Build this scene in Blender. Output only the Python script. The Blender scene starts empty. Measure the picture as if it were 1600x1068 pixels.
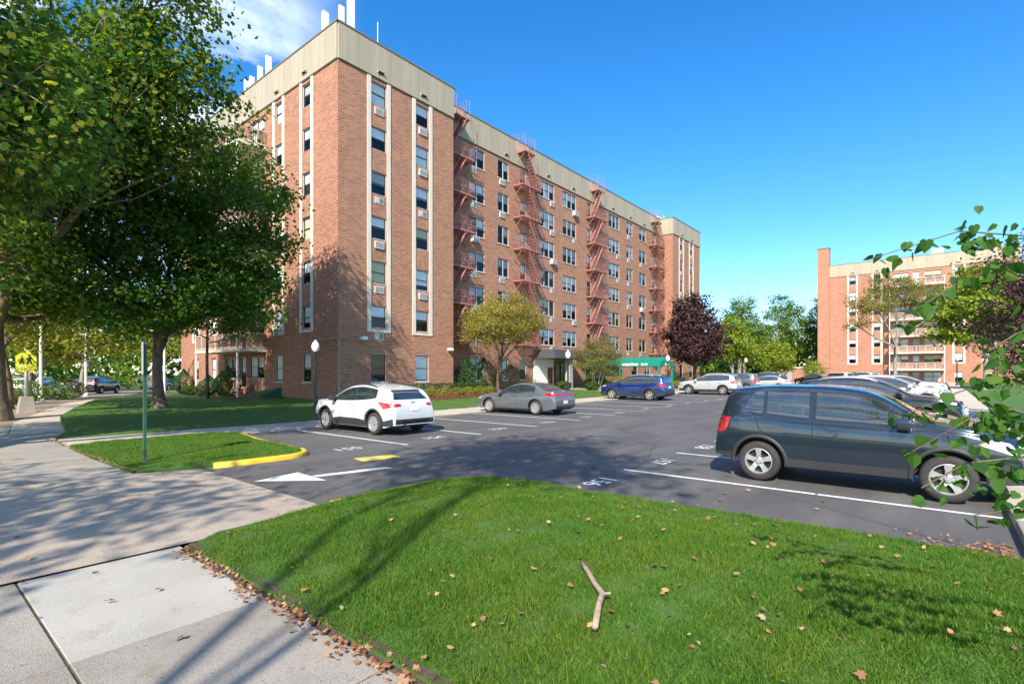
import bpy, bmesh, math, random
import numpy as np
from mathutils import Vector, Matrix
from mathutils.bvhtree import BVHTree

# ------------------------------------------------------------------ camera, sky, sun, exposure
SC = bpy.context.scene
COL = SC.collection
R = math.radians
cam_d = bpy.data.cameras.new('camera'); cam = bpy.data.objects.new('camera', cam_d); COL.objects.link(cam)
cam.location = (-16.98, -27.2, 1.88)
cam.rotation_euler = (R(90), 0, R(-50.5))
cam_d.sensor_width = 36; cam_d.lens = 36 * 812 / 1600; cam_d.shift_y = 50 / 1600
cam_d.clip_start = 0.05; cam_d.clip_end = 3000
SC.camera = cam
SUN_DIR = Vector((0.90, 0.437, -0.80)).normalized()      # the way the light travels
sun_el = math.asin(-SUN_DIR.z)
sun_az = math.atan2(-SUN_DIR.y, -SUN_DIR.x)               # angle of the sun's place from +x
W = bpy.data.worlds.new('World'); SC.world = W; W.use_nodes = True
nt = W.node_tree; nt.nodes.clear()
out = nt.nodes.new('ShaderNodeOutputWorld'); bg = nt.nodes.new('ShaderNodeBackground')
sky = nt.nodes.new('ShaderNodeTexSky'); sky.sky_type = 'NISHITA'; sky.sun_disc = False
sky.sun_elevation = sun_el; sky.sun_rotation = R(90) - sun_az
sky.air_density = 1.0; sky.dust_density = 0.5; sky.ozone_density = 3.0; sky.altitude = 300
hs = nt.nodes.new('ShaderNodeHueSaturation'); hs.inputs['Saturation'].default_value = 1.36; hs.inputs['Hue'].default_value = .502; hs.inputs['Value'].default_value = 1.0
nt.links.new(sky.outputs[0], hs.inputs['Color'])
# thin high cloud: noise on the sky direction
tc = nt.nodes.new('ShaderNodeTexCoord'); mp = nt.nodes.new('ShaderNodeMapping'); mp.inputs['Scale'].default_value = (1.6, 1.6, 5.5)
nz = nt.nodes.new('ShaderNodeTexNoise'); nz.inputs['Scale'].default_value = 2.1; nz.inputs['Detail'].default_value = 7; nz.inputs['Roughness'].default_value = 0.58
nz.inputs['Distortion'].default_value = 0.5
cr = nt.nodes.new('ShaderNodeValToRGB'); cr.color_ramp.elements[0].position = 0.45; cr.color_ramp.elements[1].position = 0.72
mx = nt.nodes.new('ShaderNodeMixRGB'); mx.inputs['Color2'].default_value = (9.0, 9.3, 9.8, 1)
ml = nt.nodes.new('ShaderNodeMath'); ml.operation = 'MULTIPLY'; ml.inputs[1].default_value = 0.9
nt.links.new(tc.outputs['Generated'], mp.inputs[0]); nt.links.new(mp.outputs[0], nz.inputs['Vector'])
nt.links.new(nz.outputs[0], cr.inputs[0]); nt.links.new(cr.outputs[0], ml.inputs[0])
dt = nt.nodes.new('ShaderNodeVectorMath'); dt.operation = 'DOT_PRODUCT'; dt.inputs[1].default_value = (-.772, .636, 0)
gm = nt.nodes.new('ShaderNodeMapRange'); gm.interpolation_type = 'SMOOTHSTEP'; gm.inputs['From Min'].default_value = .06; gm.inputs['From Max'].default_value = .30
nrm = nt.nodes.new('ShaderNodeVectorMath'); nrm.operation = 'NORMALIZE'; nt.links.new(tc.outputs['Generated'], nrm.inputs[0]); nt.links.new(nrm.outputs[0], dt.inputs[0]); nt.links.new(dt.outputs['Value'], gm.inputs[0])
m2 = nt.nodes.new('ShaderNodeMath'); m2.operation = 'MULTIPLY'; nt.links.new(ml.outputs[0], m2.inputs[0]); nt.links.new(gm.outputs[0], m2.inputs[1])
nt.links.new(m2.outputs[0], mx.inputs[0]); nt.links.new(hs.outputs[0], mx.inputs['Color1'])
nt.links.new(mx.outputs[0], bg.inputs[0]); bg.inputs[1].default_value = 0.15
nt.links.new(bg.outputs[0], out.inputs[0])
sd = bpy.data.lights.new('sun', 'SUN'); so = bpy.data.objects.new('sun', sd); COL.objects.link(so)
sd.energy = 4.6; sd.angle = R(0.53); sd.color = (1.0, 0.93, 0.80)
so.rotation_euler = SUN_DIR.to_track_quat('-Z', 'Y').to_euler(); so.location = (-30, -40, 40)
SC.view_settings.view_transform = 'Standard'; SC.view_settings.look = 'None'
SC.view_settings.exposure = 0.93; SC.view_settings.gamma = 1.0
SC.render.engine = 'CYCLES'
SC.cycles.max_bounces = 6; SC.cycles.transparent_max_bounces = 8; SC.cycles.use_denoising = True

# ------------------------------------------------------------------ helpers
class MB:
    """collects faces and links them as one mesh object"""
    def __init__(s): s.v = []; s.f = []; s.m = []; s.uv = {}
    def add(s, vs, fs, m=0):
        o = len(s.v); s.v += [tuple(p) for p in vs]
        for f in fs: s.f.append(tuple(i + o for i in f)); s.m.append(m)
        return s
    def quad(s, a, b, c, d, m=0, uv=None):
        o = len(s.v); s.v += [tuple(a), tuple(b), tuple(c), tuple(d)]; s.f.append((o, o+1, o+2, o+3)); s.m.append(m)
        if uv: s.uv[len(s.f)-1] = uv
    def box(s, x0, x1, y0, y1, z0, z1, m=0):
        return s.add([(x0,y0,z0),(x1,y0,z0),(x1,y1,z0),(x0,y1,z0),(x0,y0,z1),(x1,y0,z1),(x1,y1,z1),(x0,y1,z1)],
              [(0,3,2,1),(4,5,6,7),(0,1,5,4),(1,2,6,5),(2,3,7,6),(3,0,4,7)], m)
    def bar(s, p, q, w, h=None, m=0, up=(0,0,1)):
        """a square bar from p to q"""
        h = h or w; p = Vector(p); q = Vector(q); d = (q-p).normalized(); u = Vector(up)
        a = d.cross(u)
        if a.length < 1e-4: a = d.cross(Vector((1,0,0)))
        a.normalize(); b = a.cross(d); a *= w/2; b *= h/2
        return s.add([p-a-b,p+a-b,p+a+b,p-a+b,q-a-b,q+a-b,q+a+b,q-a+b], [(0,3,2,1),(4,5,6,7),(0,1,5,4),(1,2,6,5),(2,3,7,6),(3,0,4,7)], m)
    def tube(s, pts, rad, n=8, m=0, cap=True):
        pts = [Vector(p) for p in pts]; rad = rad if hasattr(rad, '__len__') else [rad]*len(pts)
        o = len(s.v); d0 = None
        for i, p in enumerate(pts):
            d = (pts[min(i+1, len(pts)-1)] - pts[max(i-1, 0)]).normalized()
            a = d.cross(Vector((0.13, 0.31, 0.94)) if abs(d.z) < .9 else Vector((1, .1, 0))).normalized()
            if d0 is not None and a.dot(d0) < 0 : a = -a
            d0 = a; b = d.cross(a)
            for k in range(n):
                t = 2*math.pi*k/n; s.v.append(tuple(p + (a*math.cos(t) + b*math.sin(t))*rad[i]))
        for i in range(len(pts)-1):
            for k in range(n):
                k2 = (k+1) % n; s.f.append((o+i*n+k, o+i*n+k2, o+(i+1)*n+k2, o+(i+1)*n+k)); s.m.append(m)
        if cap:
            s.f.append(tuple(o+k for k in range(n))[::-1]); s.f.append(tuple(o+(len(pts)-1)*n+k for k in range(n))); s.m += [m, m]
        return s
    def lathe(s, prof, c=(0,0,0), n=16, axis='z', m=0):
        """prof = [(radius, height)...]"""
        o = len(s.v)
        for r, h in prof:
            for k in range(n):
                t = 2*math.pi*k/n; x, y = r*math.cos(t), r*math.sin(t)
                p = (x, y, h) if axis == 'z' else (x, h, y)
                s.v.append((c[0]+p[0], c[1]+p[1], c[2]+p[2]))
        for i in range(len(prof)-1):
            for k in range(n):
                k2 = (k+1) % n; s.f.append((o+i*n+k, o+i*n+k2, o+(i+1)*n+k2, o+(i+1)*n+k)); s.m.append(m)
        return s
    def prism(s, poly, z0, z1, m=0):
        n = len(poly); zf = z1 if callable(z1) else (lambda x, y: z1)
        return s.add([(x, y, z0) for x, y in poly] + [(x, y, zf(x, y)) for x, y in poly],
              [tuple(range(n))[::-1], tuple(range(n, 2*n))] + [(i, (i+1) % n, n+(i+1) % n, n+i) for i in range(n)], m)
    def mesh(s, name, mats, smooth=False, bevel=0):
        me = bpy.data.meshes.new(name); me.from_pydata(s.v, [], s.f)
        for mt in (mats if isinstance(mats, (list, tuple)) else [mats]): me.materials.append(mt)
        if any(s.m): me.polygons.foreach_set('material_index', s.m)
        if s.uv:
            L = me.uv_layers.new(name='UVMap').data
            for p in me.polygons:
                u = s.uv.get(p.index)
                if u:
                    for k, li in enumerate(p.loop_indices): L[li].uv = u[k]
        if bevel or smooth == 'fix':
            bm = bmesh.new(); bm.from_mesh(me); bmesh.ops.recalc_face_normals(bm, faces=bm.faces)
            if bevel: bmesh.ops.bevel(bm, geom=bm.edges[:], offset=bevel, segments=2, affect='EDGES', profile=.6)
            bm.to_mesh(me); bm.free()
        if smooth: me.polygons.foreach_set('use_smooth', [True]*len(me.polygons))
        me.update(); return me
    def build(s, name, mats, parent=None, smooth=False, bevel=0, loc=(0,0,0), rz=0):
        return link(name, s.mesh(name, mats, smooth, bevel), parent, loc, rz)

def link(name, me, parent=None, loc=(0,0,0), rz=0):
    o = bpy.data.objects.new(name, me); COL.objects.link(o); o.parent = parent
    o.location = loc; o.rotation_euler = (0, 0, rz); return o
def empty(name, loc=(0,0,0), rz=0, parent=None):
    o = bpy.data.objects.new(name, None); COL.objects.link(o); o.location = loc; o.rotation_euler = (0,0,rz); o.parent = parent
    o.empty_display_size = .3; return o
def tag(o, label, cat, group=None, kind=None):
    o['label'] = label; o['category'] = cat
    if group: o['group'] = group
    if kind: o['kind'] = kind
    return o
def struct(o): o['kind'] = 'structure'; return o
def copy_tree(o, parent=None):
    c = o.copy(); COL.objects.link(c); c.parent = parent
    for ch in o.children: copy_tree(ch, c)
    return c

def poly_grid(poly, step, zf=None, ang=0):
    """polygon cut on a grid -> (verts2d, faces)"""
    bm = bmesh.new(); bm.faces.new([bm.verts.new((x, y, 0)) for x, y in poly])
    bmesh.ops.triangulate(bm, faces=bm.faces[:])
    xs = [p[0] for p in poly]; ys = [p[1] for p in poly]
    sx, sy = step if hasattr(step, '__len__') else (step, step)
    for k in range(1, int((max(xs)-min(xs))/sx)+1):
        bmesh.ops.bisect_plane(bm, geom=bm.verts[:]+bm.edges[:]+bm.faces[:], plane_co=(min(xs)+k*sx,0,0), plane_no=(1,0,0), dist=1e-5)
    for k in range(1, int((max(ys)-min(ys))/sy)+1):
        bmesh.ops.bisect_plane(bm, geom=bm.verts[:]+bm.edges[:]+bm.faces[:], plane_co=(0,min(ys)+k*sy,0), plane_no=(0,1,0), dist=1e-5)
    bm.normal_update()
    for f in bm.faces:
        if f.normal.z < 0: f.normal_flip()
    bm.verts.index_update()
    vs = [(v.co.x, v.co.y) for v in bm.verts]; fs = [tuple(v.index for v in f.verts) for f in bm.faces]
    bm.free(); return vs, fs
def sheet(name, poly, step, zf, mt, parent=None):
    vs, fs = poly_grid(poly, step); mb = MB(); mb.add([(x, y, zf(x, y)) for x, y in vs], fs)
    return mb.build(name, mt, parent, smooth=True)
def arc(cx, cy, r, a0, a1, n=8):
    return [(cx + r*math.cos(R(a0+(a1-a0)*k/n)), cy + r*math.sin(R(a0+(a1-a0)*k/n))) for k in range(n+1)]
def text_mesh(name, body, size, mt, parent=None, loc=(0,0,0), rot=(0,0,0), depth=0.0, bold=0):
    cu = bpy.data.curves.new(name, 'FONT'); cu.body = body; cu.size = size; cu.align_x = 'CENTER'; cu.align_y = 'CENTER'; cu.extrude = depth; cu.offset = bold
    cu.resolution_u = 3
    t = bpy.data.objects.new(name, cu); COL.objects.link(t)
    me = bpy.data.meshes.new_from_object(t.evaluated_get(bpy.context.evaluated_depsgraph_get()))
    bpy.data.objects.remove(t); me.materials.clear(); me.materials.append(mt); me.name = name
    o = bpy.data.objects.new(name, me); COL.objects.link(o); o.parent = parent; o.location = loc; o.rotation_euler = rot; return o

# ------------------------------------------------------------------ materials
def N(t, kind, **kw):
    n = t.nodes.new(kind)
    for k, v in kw.items():
        if k in n.inputs: n.inputs[k].default_value = v
        else: setattr(n, k, v)
    return n
def pm(name, col, rough=.6, metal=0., var=.12, scale=4., bump=0., bscale=40., coat=0., spec=.5, col2=None, stretch=None, streak=0):
    m = bpy.data.materials.new(name); m.use_nodes = True; t = m.node_tree; b = t.nodes['Principled BSDF']
    b.inputs['Roughness'].default_value = rough; b.inputs['Metallic'].default_value = metal
    b.inputs['Specular IOR Level'].default_value = spec
    if coat: b.inputs['Coat Weight'].default_value = coat; b.inputs['Coat Roughness'].default_value = .04
    tc = N(t, 'ShaderNodeTexCoord'); vec = tc.outputs['Object']
    if stretch:
        mp = N(t, 'ShaderNodeMapping'); mp.inputs['Scale'].default_value = stretch; t.links.new(vec, mp.inputs[0]); vec = mp.outputs[0]
    if var or col2:
        n = N(t, 'ShaderNodeTexNoise', Scale=scale, Detail=6., Roughness=.6); t.links.new(vec, n.inputs['Vector'])
        r = N(t, 'ShaderNodeValToRGB'); r.color_ramp.elements[0].position = .3; r.color_ramp.elements[1].position = .7
        c2 = col2 or tuple(min(1, c*(1+var)) for c in col); c1 = col if col2 else tuple(c*(1-var) for c in col)
        r.color_ramp.elements[0].color = (*c1, 1); r.color_ramp.elements[1].color = (*c2, 1)
        t.links.new(n.outputs[0], r.inputs[0]); t.links.new(r.outputs[0], b.inputs['Base Color'])
    else: b.inputs['Base Color'].default_value = (*col, 1)
    if bump:
        n2 = N(t, 'ShaderNodeTexNoise', Scale=bscale, Detail=5.); t.links.new(vec, n2.inputs['Vector'])
        bp = N(t, 'ShaderNodeBump', Strength=bump, Distance=.02); t.links.new(n2.outputs[0], bp.inputs['Height']); t.links.new(bp.outputs[0], b.inputs['Normal'])
    return m
def brick_mat(name, c1, c2, mortar, scale=1.0):
    m = bpy.data.materials.new(name); m.use_nodes = True; t = m.node_tree; b = t.nodes['Principled BSDF']; b.inputs['Roughness'].default_value = .85
    uv = N(t, 'ShaderNodeTexCoord')
    br = N(t, 'ShaderNodeTexBrick', Scale=scale); br.inputs['Brick Width'].default_value = .29; br.inputs['Row Height'].default_value = .088
    br.inputs['Mortar Size'].default_value = .011; br.inputs['Mortar Smooth'].default_value = .2; br.inputs['Bias'].default_value = -.1
    br.inputs['Color1'].default_value = (*c1, 1); br.inputs['Color2'].default_value = (*c2, 1); br.inputs['Mortar'].default_value = (*mortar, 1)
    t.links.new(uv.outputs['UV'], br.inputs['Vector'])
    # large weathering: bands and stains
    mp = N(t, 'ShaderNodeMapping'); mp.inputs['Scale'].default_value = (.5, .6, 1); t.links.new(uv.outputs['UV'], mp.inputs[0])
    n = N(t, 'ShaderNodeTexNoise', Scale=1.3, Detail=7., Roughness=.65); t.links.new(mp.outputs[0], n.inputs['Vector'])
    r = N(t, 'ShaderNodeMapRange'); r.inputs['From Min'].default_value = .3; r.inputs['From Max'].default_value = .7; r.inputs['To Min'].default_value = .90; r.inputs['To Max'].default_value = 1.09
    t.links.new(n.outputs[0], r.inputs[0])
    mx = N(t, 'ShaderNodeMixRGB', blend_type='MULTIPLY'); mx.inputs[0].default_value = 1
    t.links.new(br.outputs['Color'], mx.inputs['Color1']); t.links.new(r.outputs[0], mx.inputs['Color2']); t.links.new(mx.outputs[0], b.inputs['Base Color'])
    bp = N(t, 'ShaderNodeBump', Strength=.5, Distance=.008); bp.invert = True; t.links.new(br.outputs['Fac'], bp.inputs['Height']); t.links.new(bp.outputs[0], b.inputs['Normal'])
    return m
def leaf_mat(name, stops, trans=.35, rough=.5, patch=None):
    """colour per leaf: a ramp over the random number of each leaf"""
    m = bpy.data.materials.new(name); m.use_nodes = True; t = m.node_tree; t.nodes.clear()
    o = N(t, 'ShaderNodeOutputMaterial'); g = N(t, 'ShaderNodeNewGeometry'); r = N(t, 'ShaderNodeValToRGB')
    e = r.color_ramp.elements; e[0].position = 0; e[0].color = (*stops[0], 1); e[1].position = 1; e[1].color = (*stops[-1], 1)
    for i, c in enumerate(stops[1:-1]): q = e.new((i+1)/(len(stops)-1)); q.color = (*c, 1)
    t.links.new(g.outputs['Random Per Island'], r.inputs[0])
    p = N(t, 'ShaderNodeBsdfPrincipled'); p.inputs['Roughness'].default_value = rough; p.inputs['Specular IOR Level'].default_value = .25
    tr = N(t, 'ShaderNodeBsdfTranslucent'); mx = N(t, 'ShaderNodeMixShader'); mx.inputs[0].default_value = trans
    bc = N(t, 'ShaderNodeMixRGB', blend_type='MULTIPLY'); bc.inputs[0].default_value = 1; bc.inputs['Color2'].default_value = (1.25, 1.35, .55, 1)
    src = r.outputs[0]
    if patch:                                              # dry and lush patches across the turf
        tc = N(t, 'ShaderNodeTexCoord'); n = N(t, 'ShaderNodeTexNoise', Scale=patch[0], Detail=5., Roughness=.6); t.links.new(tc.outputs['Object'], n.inputs['Vector'])
        q = N(t, 'ShaderNodeValToRGB'); q.color_ramp.elements[0].position = .32; q.color_ramp.elements[1].position = .70; q.color_ramp.elements[0].color = (*patch[1], 1); q.color_ramp.elements[1].color = (*patch[2], 1); t.links.new(n.outputs[0], q.inputs[0])
        mm = N(t, 'ShaderNodeMixRGB', blend_type='MULTIPLY'); mm.inputs[0].default_value = 1; t.links.new(src, mm.inputs['Color1']); t.links.new(q.outputs[0], mm.inputs['Color2']); src = mm.outputs[0]
    t.links.new(src, p.inputs['Base Color']); t.links.new(src, bc.inputs['Color1']); t.links.new(bc.outputs[0], tr.inputs[0])
    t.links.new(p.outputs[0], mx.inputs[1]); t.links.new(tr.outputs[0], mx.inputs[2]); t.links.new(mx.outputs[0], o.inputs[0]); return m
def glass_mat(name, tint=(.9,.94,.95), refl=.05):
    m = bpy.data.materials.new(name); m.use_nodes = True; t = m.node_tree; t.nodes.clear()
    o = N(t, 'ShaderNodeOutputMaterial'); tr = N(t, 'ShaderNodeBsdfTransparent'); tr.inputs[0].default_value = (*tint, 1)
    gl = N(t, 'ShaderNodeBsdfGlossy'); gl.inputs['Roughness'].default_value = .02
    lw = N(t, 'ShaderNodeLayerWeight', Blend=.12); mr = N(t, 'ShaderNodeMapRange'); mr.inputs['To Min'].default_value = refl; mr.inputs['To Max'].default_value = .95
    mx = N(t, 'ShaderNodeMixShader'); t.links.new(lw.outputs['Fresnel'], mr.inputs[0]); t.links.new(mr.outputs[0], mx.inputs[0])
    t.links.new(tr.outputs[0], mx.inputs[1]); t.links.new(gl.outputs[0], mx.inputs[2]); t.links.new(mx.outputs[0], o.inputs[0]); return m

M = {}
M['brick'] = brick_mat('brick', (.385, .135, .066), (.175, .055, .032), (.43, .315, .22))
M['brick_far'] = brick_mat('brick_far', (.42, .148, .074), (.25, .076, .042), (.48, .35, .255))
M['panel'] = pm('parapet_panel', (.36, .305, .215), .55, var=.12, scale=.6, bump=.15, bscale=6, stretch=(6, 6, .3))
M['coping_and_shade_line'] = pm('coping_and_shade_line', (.17, .15, .11), .5)
M['concrete_trim'] = pm('concrete_trim', (.60, .54, .44), .8, var=.10, scale=1.5, stretch=(1, 1, .4))
M['white_paint'] = pm('white_paint', (.78, .77, .73), .6, var=.05)
M['slab_paint'] = pm('slab_paint', (.66, .60, .50), .7, var=.08)
M['rail_brown'] = pm('rail_brown', (.33, .20, .15), .6)
M['fe_paint'] = pm('fire_escape_paint', (.34, .145, .115), .55, var=.12, scale=6)
M['frame_dark'] = pm('window_frame_dark', (.045, .04, .038), .4, var=0)
M['frame_light'] = pm('window_frame_light', (.50, .47, .42), .5, var=.05)
M['pane'] = glass_mat('pane')
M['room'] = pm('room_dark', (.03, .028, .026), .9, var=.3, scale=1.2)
M['shade'] = [pm('roller_shade', (.82, .82, .80), .8, var=.05), pm('cream_blind', (.62, .52, .30), .8, var=.05), pm('grey_blind', (.42, .43, .43), .8, var=.06)]
M['ac'] = pm('air_conditioner', (.58, .56, .52), .5, var=.08); M['ac_grille'] = pm('ac_grille', (.16, .17, .18), .5, var=.2, scale=20)
M['black_metal'] = pm('black_metal', (.02, .02, .021), .4, var=.1)
M['charcoal'] = pm('charcoal_fascia', (.055, .057, .06), .6, var=.1)
M['grey_paint'] = pm('grey_paint', (.33, .33, .31), .6, var=.06)
M['door_brown'] = pm('door_brown', (.13, .055, .035), .5)
M['awning'] = pm('green_awning', (.0, .19, .125), .6, var=.08)
M['green_metal'] = pm('green_metal', (.015, .10, .045), .5)
M['sign_post'] = pm('sign_post_green', (.03, .085, .05), .5, var=.15, scale=10)
M['galv'] = pm('galvanised', (.42, .42, .41), .45, metal=.4)
M['sign_yellow'] = pm('sign_yellow', (.62, .62, .03), .5, var=.03); M['ink'] = pm('ink_black', (.015, .015, .015), .6, var=0)
def asphalt_mat():
    m = bpy.data.materials.new('asphalt'); m.use_nodes = True; t = m.node_tree; b = t.nodes['Principled BSDF']; b.inputs['Roughness'].default_value = .78; tc = N(t, 'ShaderNodeTexCoord'); v = tc.outputs['Object']
    def noise(sc, det=6., st=None, dist=0.):
        vec = v
        if st: mp = N(t, 'ShaderNodeMapping'); mp.inputs['Scale'].default_value = st; t.links.new(v, mp.inputs[0]); vec = mp.outputs[0]
        n = N(t, 'ShaderNodeTexNoise', Scale=sc, Detail=det, Roughness=.62, Distortion=dist); t.links.new(vec, n.inputs['Vector']); return n.outputs[0]
    def ramp(x, p0, p1, c0, c1):
        r = N(t, 'ShaderNodeValToRGB'); e = r.color_ramp.elements; e[0].position = p0; e[1].position = p1; e[0].color = (*c0, 1); e[1].color = (*c1, 1); t.links.new(x, r.inputs[0]); return r.outputs[0]
    def mul(a, c, f=1.):
        x = N(t, 'ShaderNodeMixRGB', blend_type='MULTIPLY'); x.inputs[0].default_value = f; t.links.new(a, x.inputs['Color1']); t.links.new(c, x.inputs['Color2']); return x.outputs[0]
    c = ramp(noise(.35, 7., (1, 2.2, 1), .4), .35, .68, (.080, .074, .070), (.122, .113, .106))
    c = mul(c, ramp(noise(.9, 5., (.18, 2.6, 1)), .38, .62, (.86, .86, .87), (1.06, 1.06, 1.05)))      # sealer drawn along the lane
    c = mul(c, ramp(noise(230., 2.), .3, .7, (.72, .72, .72), (1.3, 1.3, 1.3)))                        # stone speckle
    c = mul(c, ramp(noise(1.7, 3.), .66, .74, (1, 1, 1), (.62, .61, .60)))                              # oil spots
    vo = N(t, 'ShaderNodeTexVoronoi', Scale=.16); vo.feature = 'DISTANCE_TO_EDGE'; dn = N(t, 'ShaderNodeMixRGB'); dn.inputs[0].default_value = .12; nn = N(t, 'ShaderNodeTexNoise', Scale=1.4, Detail=6.); t.links.new(v, nn.inputs['Vector']); t.links.new(v, dn.inputs['Color1']); t.links.new(nn.outputs['Color'], dn.inputs['Color2']); t.links.new(dn.outputs[0], vo.inputs['Vector'])
    c = mul(c, ramp(vo.outputs['Distance'], .0008, .0022, (.55, .55, .55), (1, 1, 1)))                   # hairline cracks
    t.links.new(c, b.inputs['Base Color']); bp = N(t, 'ShaderNodeBump', Strength=.35, Distance=.01); t.links.new(noise(170., 3.), bp.inputs['Height']); t.links.new(bp.outputs[0], b.inputs['Normal']); return m
M['asphalt'] = asphalt_mat()
def worn(name, col):
    m = pm(name, col, .75, var=.08, scale=7); t = m.node_tree; b = t.nodes['Principled BSDF']; tc = N(t, 'ShaderNodeTexCoord'); n = N(t, 'ShaderNodeTexNoise', Scale=24., Detail=8., Roughness=.75); t.links.new(tc.outputs['Object'], n.inputs['Vector'])
    r = N(t, 'ShaderNodeValToRGB'); r.color_ramp.elements[0].position = .36; r.color_ramp.elements[1].position = .46; t.links.new(n.outputs[0], r.inputs[0])
    x = N(t, 'ShaderNodeMixRGB'); x.inputs['Color1'].default_value = (.13, .125, .12, 1); src = b.inputs['Base Color'].links[0].from_socket; t.links.new(r.outputs[0], x.inputs[0]); t.links.new(src, x.inputs['Color2']); t.links.new(x.outputs[0], b.inputs['Base Color']); return m
M['marking'] = worn('white_marking', (.66, .66, .64))
M['yellow_paint'] = pm('yellow_paint', (.75, .46, .03), .6, var=.10, scale=8)
M['yellow_mark'] = worn('yellow_marking', (.66, .53, .08))
def concrete_mat(name, c0, c1, pits=.5):
    m = bpy.data.materials.new(name); m.use_nodes = True; t = m.node_tree; b = t.nodes['Principled BSDF']; b.inputs['Roughness'].default_value = .9; tc = N(t, 'ShaderNodeTexCoord'); v = tc.outputs['Object']
    def nz_(sc, det=6.): n = N(t, 'ShaderNodeTexNoise', Scale=sc, Detail=det, Roughness=.65); t.links.new(v, n.inputs['Vector']); return n.outputs[0]
    def rp(x, p0, p1, a_, b_): r = N(t, 'ShaderNodeValToRGB'); e = r.color_ramp.elements; e[0].position = p0; e[1].position = p1; e[0].color = (*a_, 1); e[1].color = (*b_, 1); t.links.new(x, r.inputs[0]); return r.outputs[0]
    def mu(a_, b_): x = N(t, 'ShaderNodeMixRGB', blend_type='MULTIPLY'); x.inputs[0].default_value = 1; t.links.new(a_, x.inputs['Color1']); t.links.new(b_, x.inputs['Color2']); return x.outputs[0]
    c = mu(rp(nz_(1.1, 8.), .32, .68, c0, c1), rp(nz_(140., 2.), .34, .66, (1-.35*pits,)*3, (1+.22*pits,)*3)); c = mu(c, rp(nz_(38., 4.), .30, .42, (1-.45*pits,)*3, (1, 1, 1))); c = mu(c, rp(nz_(3.2, 6.), .60, .78, (1, 1, 1), (.74, .70, .64)))
    t.links.new(c, b.inputs['Base Color']); bp = N(t, 'ShaderNodeBump', Strength=.5*pits+.15, Distance=.01); t.links.new(nz_(95., 5.), bp.inputs['Height']); t.links.new(bp.outputs[0], b.inputs['Normal']); return m
M['concrete'] = concrete_mat('concrete', (.25, .22, .18), (.37, .33, .275), 1.0); M['concrete_new'] = concrete_mat('concrete_new', (.33, .305, .26), (.41, .38, .33), .45)
M['walk'] = concrete_mat('walk_concrete', (.40, .345, .275), (.50, .435, .35), .6)
M['aggregate'] = pm('aggregate', (.34, .27, .20), .95, col2=(.56, .46, .355), scale=55, bump=1.0, bscale=110)
M['joint'] = pm('mossy_joint', (.05, .05, .022), .95, col2=(.12, .10, .06), scale=9, bump=.8, bscale=60)
M['soil'] = pm('soil', (.055, .038, .025), .95, var=.4, scale=15, bump=.8, bscale=60)
M['turf'] = pm('turf', (.04, .10, .012), .9, col2=(.085, .17, .022), scale=2.2, bump=1.0, bscale=120)
M['ground'] = pm('ground', (.10, .11, .055), .95, var=.3, scale=.3)
M['road'] = pm('road', (.20, .19, .18), .9, var=.12, scale=.6)
M['bark'] = pm('bark', (.075, .05, .035), .9, col2=(.17, .12, .085), scale=7, bump=1.0, bscale=26, stretch=(1, 1, .35))
M['bark_plane'] = pm('bark_plane', (.075, .05, .03), .9, col2=(.25, .18, .11), scale=6.5, bump=.8, bscale=22, stretch=(1, 1, .5))
M['bark_grey'] = pm('bark_grey', (.26, .22, .18), .9, var=.3, scale=8, bump=.6, bscale=30)
M['verge'] = pm('verge_earth', (.16, .12, .085), .95, col2=(.30, .235, .17), scale=6, bump=.8, bscale=50)
M['mulch'] = pm('mulch', (.11, .05, .03), .95, var=.5, scale=14, bump=1., bscale=40)
# ------------------------------------------------------------------ the ground
def sm(t): t = max(0., min(1., t)); return t*t*(3-2*t)
def lot_z(x, y=0): return max(0., min(.5, .0075*(x+8)))
def fbm(x, y):
    return .5*math.sin(x*1.7+y*.6+1.3)+.3*math.sin(y*2.3-x*.9+.4)+.2*math.sin(x*4.1+y*3.3)
mb = MB()
xs = [-900, -60, -8, 58.7, 160, 900]
for a, b in zip(xs, xs[1:]):
    mb.quad((a,-900,lot_z(a)-.07), (b,-900,lot_z(b)-.07), (b,900,lot_z(b)-.07), (a,900,lot_z(a)-.07))
struct(mb.build('ground', M['ground']))
lot = struct(sheet('parking_lot', [(-13,-27.9),(88,-27.9),(88,4),(52,4),(52,-10.4),(-13,-10.4)], 5, lambda x, y: lot_z(x), M['asphalt']))
# painted markings, 4 mm sheets on the asphalt
def mark(name, poly, mt, dz=.005):
    mb = MB(); n = len(poly); mb.add([(x, y, lot_z(x)+dz) for x, y in poly], [tuple(range(n))]); return mb.build(name, mt, lot)
for k in range(21):
    x = -8.1 + 2.85*k
    mark('stall_line', [(x-.05,-16.3),(x+.05,-16.3),(x+.05,-10.5),(x-.05,-10.5)], M['marking'])
    if k < 12: text_mesh('stall_number', str(155-k), .52, M['marking'], lot, (x-1.45, -15.75, lot_z(x-1.4)+.008), (0,0,0), 0, .004)
for k in range(30):
    x = -7.7 + 2.64*k
    mark('stall_line', [(x-.05,-27.85),(x+.05,-27.85),(x+.05,-22.4),(x-.05,-22.4)], M['marking'])
    if k < 6: text_mesh('stall_number', str(156+k), .52, M['marking'], lot, (x-1.3, -22.6, lot_z(x-1.3)+.008), (0,0,math.pi), 0, .004)
mark('arrow_shaft', [(-11.93,-18.24),(-11.91,-18.42),(-10.5,-18.76),(-10.48,-18.53)], M['marking'])
mark('arrow_head', [(-12.84,-17.94),(-11.98,-18.83),(-11.92,-17.72)], M['marking'])
mark('yellow_patch', [(-10.3,-17.12),(-10.41,-17.64),(-9.5,-17.79),(-9.43,-17.31)], M['yellow_mark'])

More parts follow.
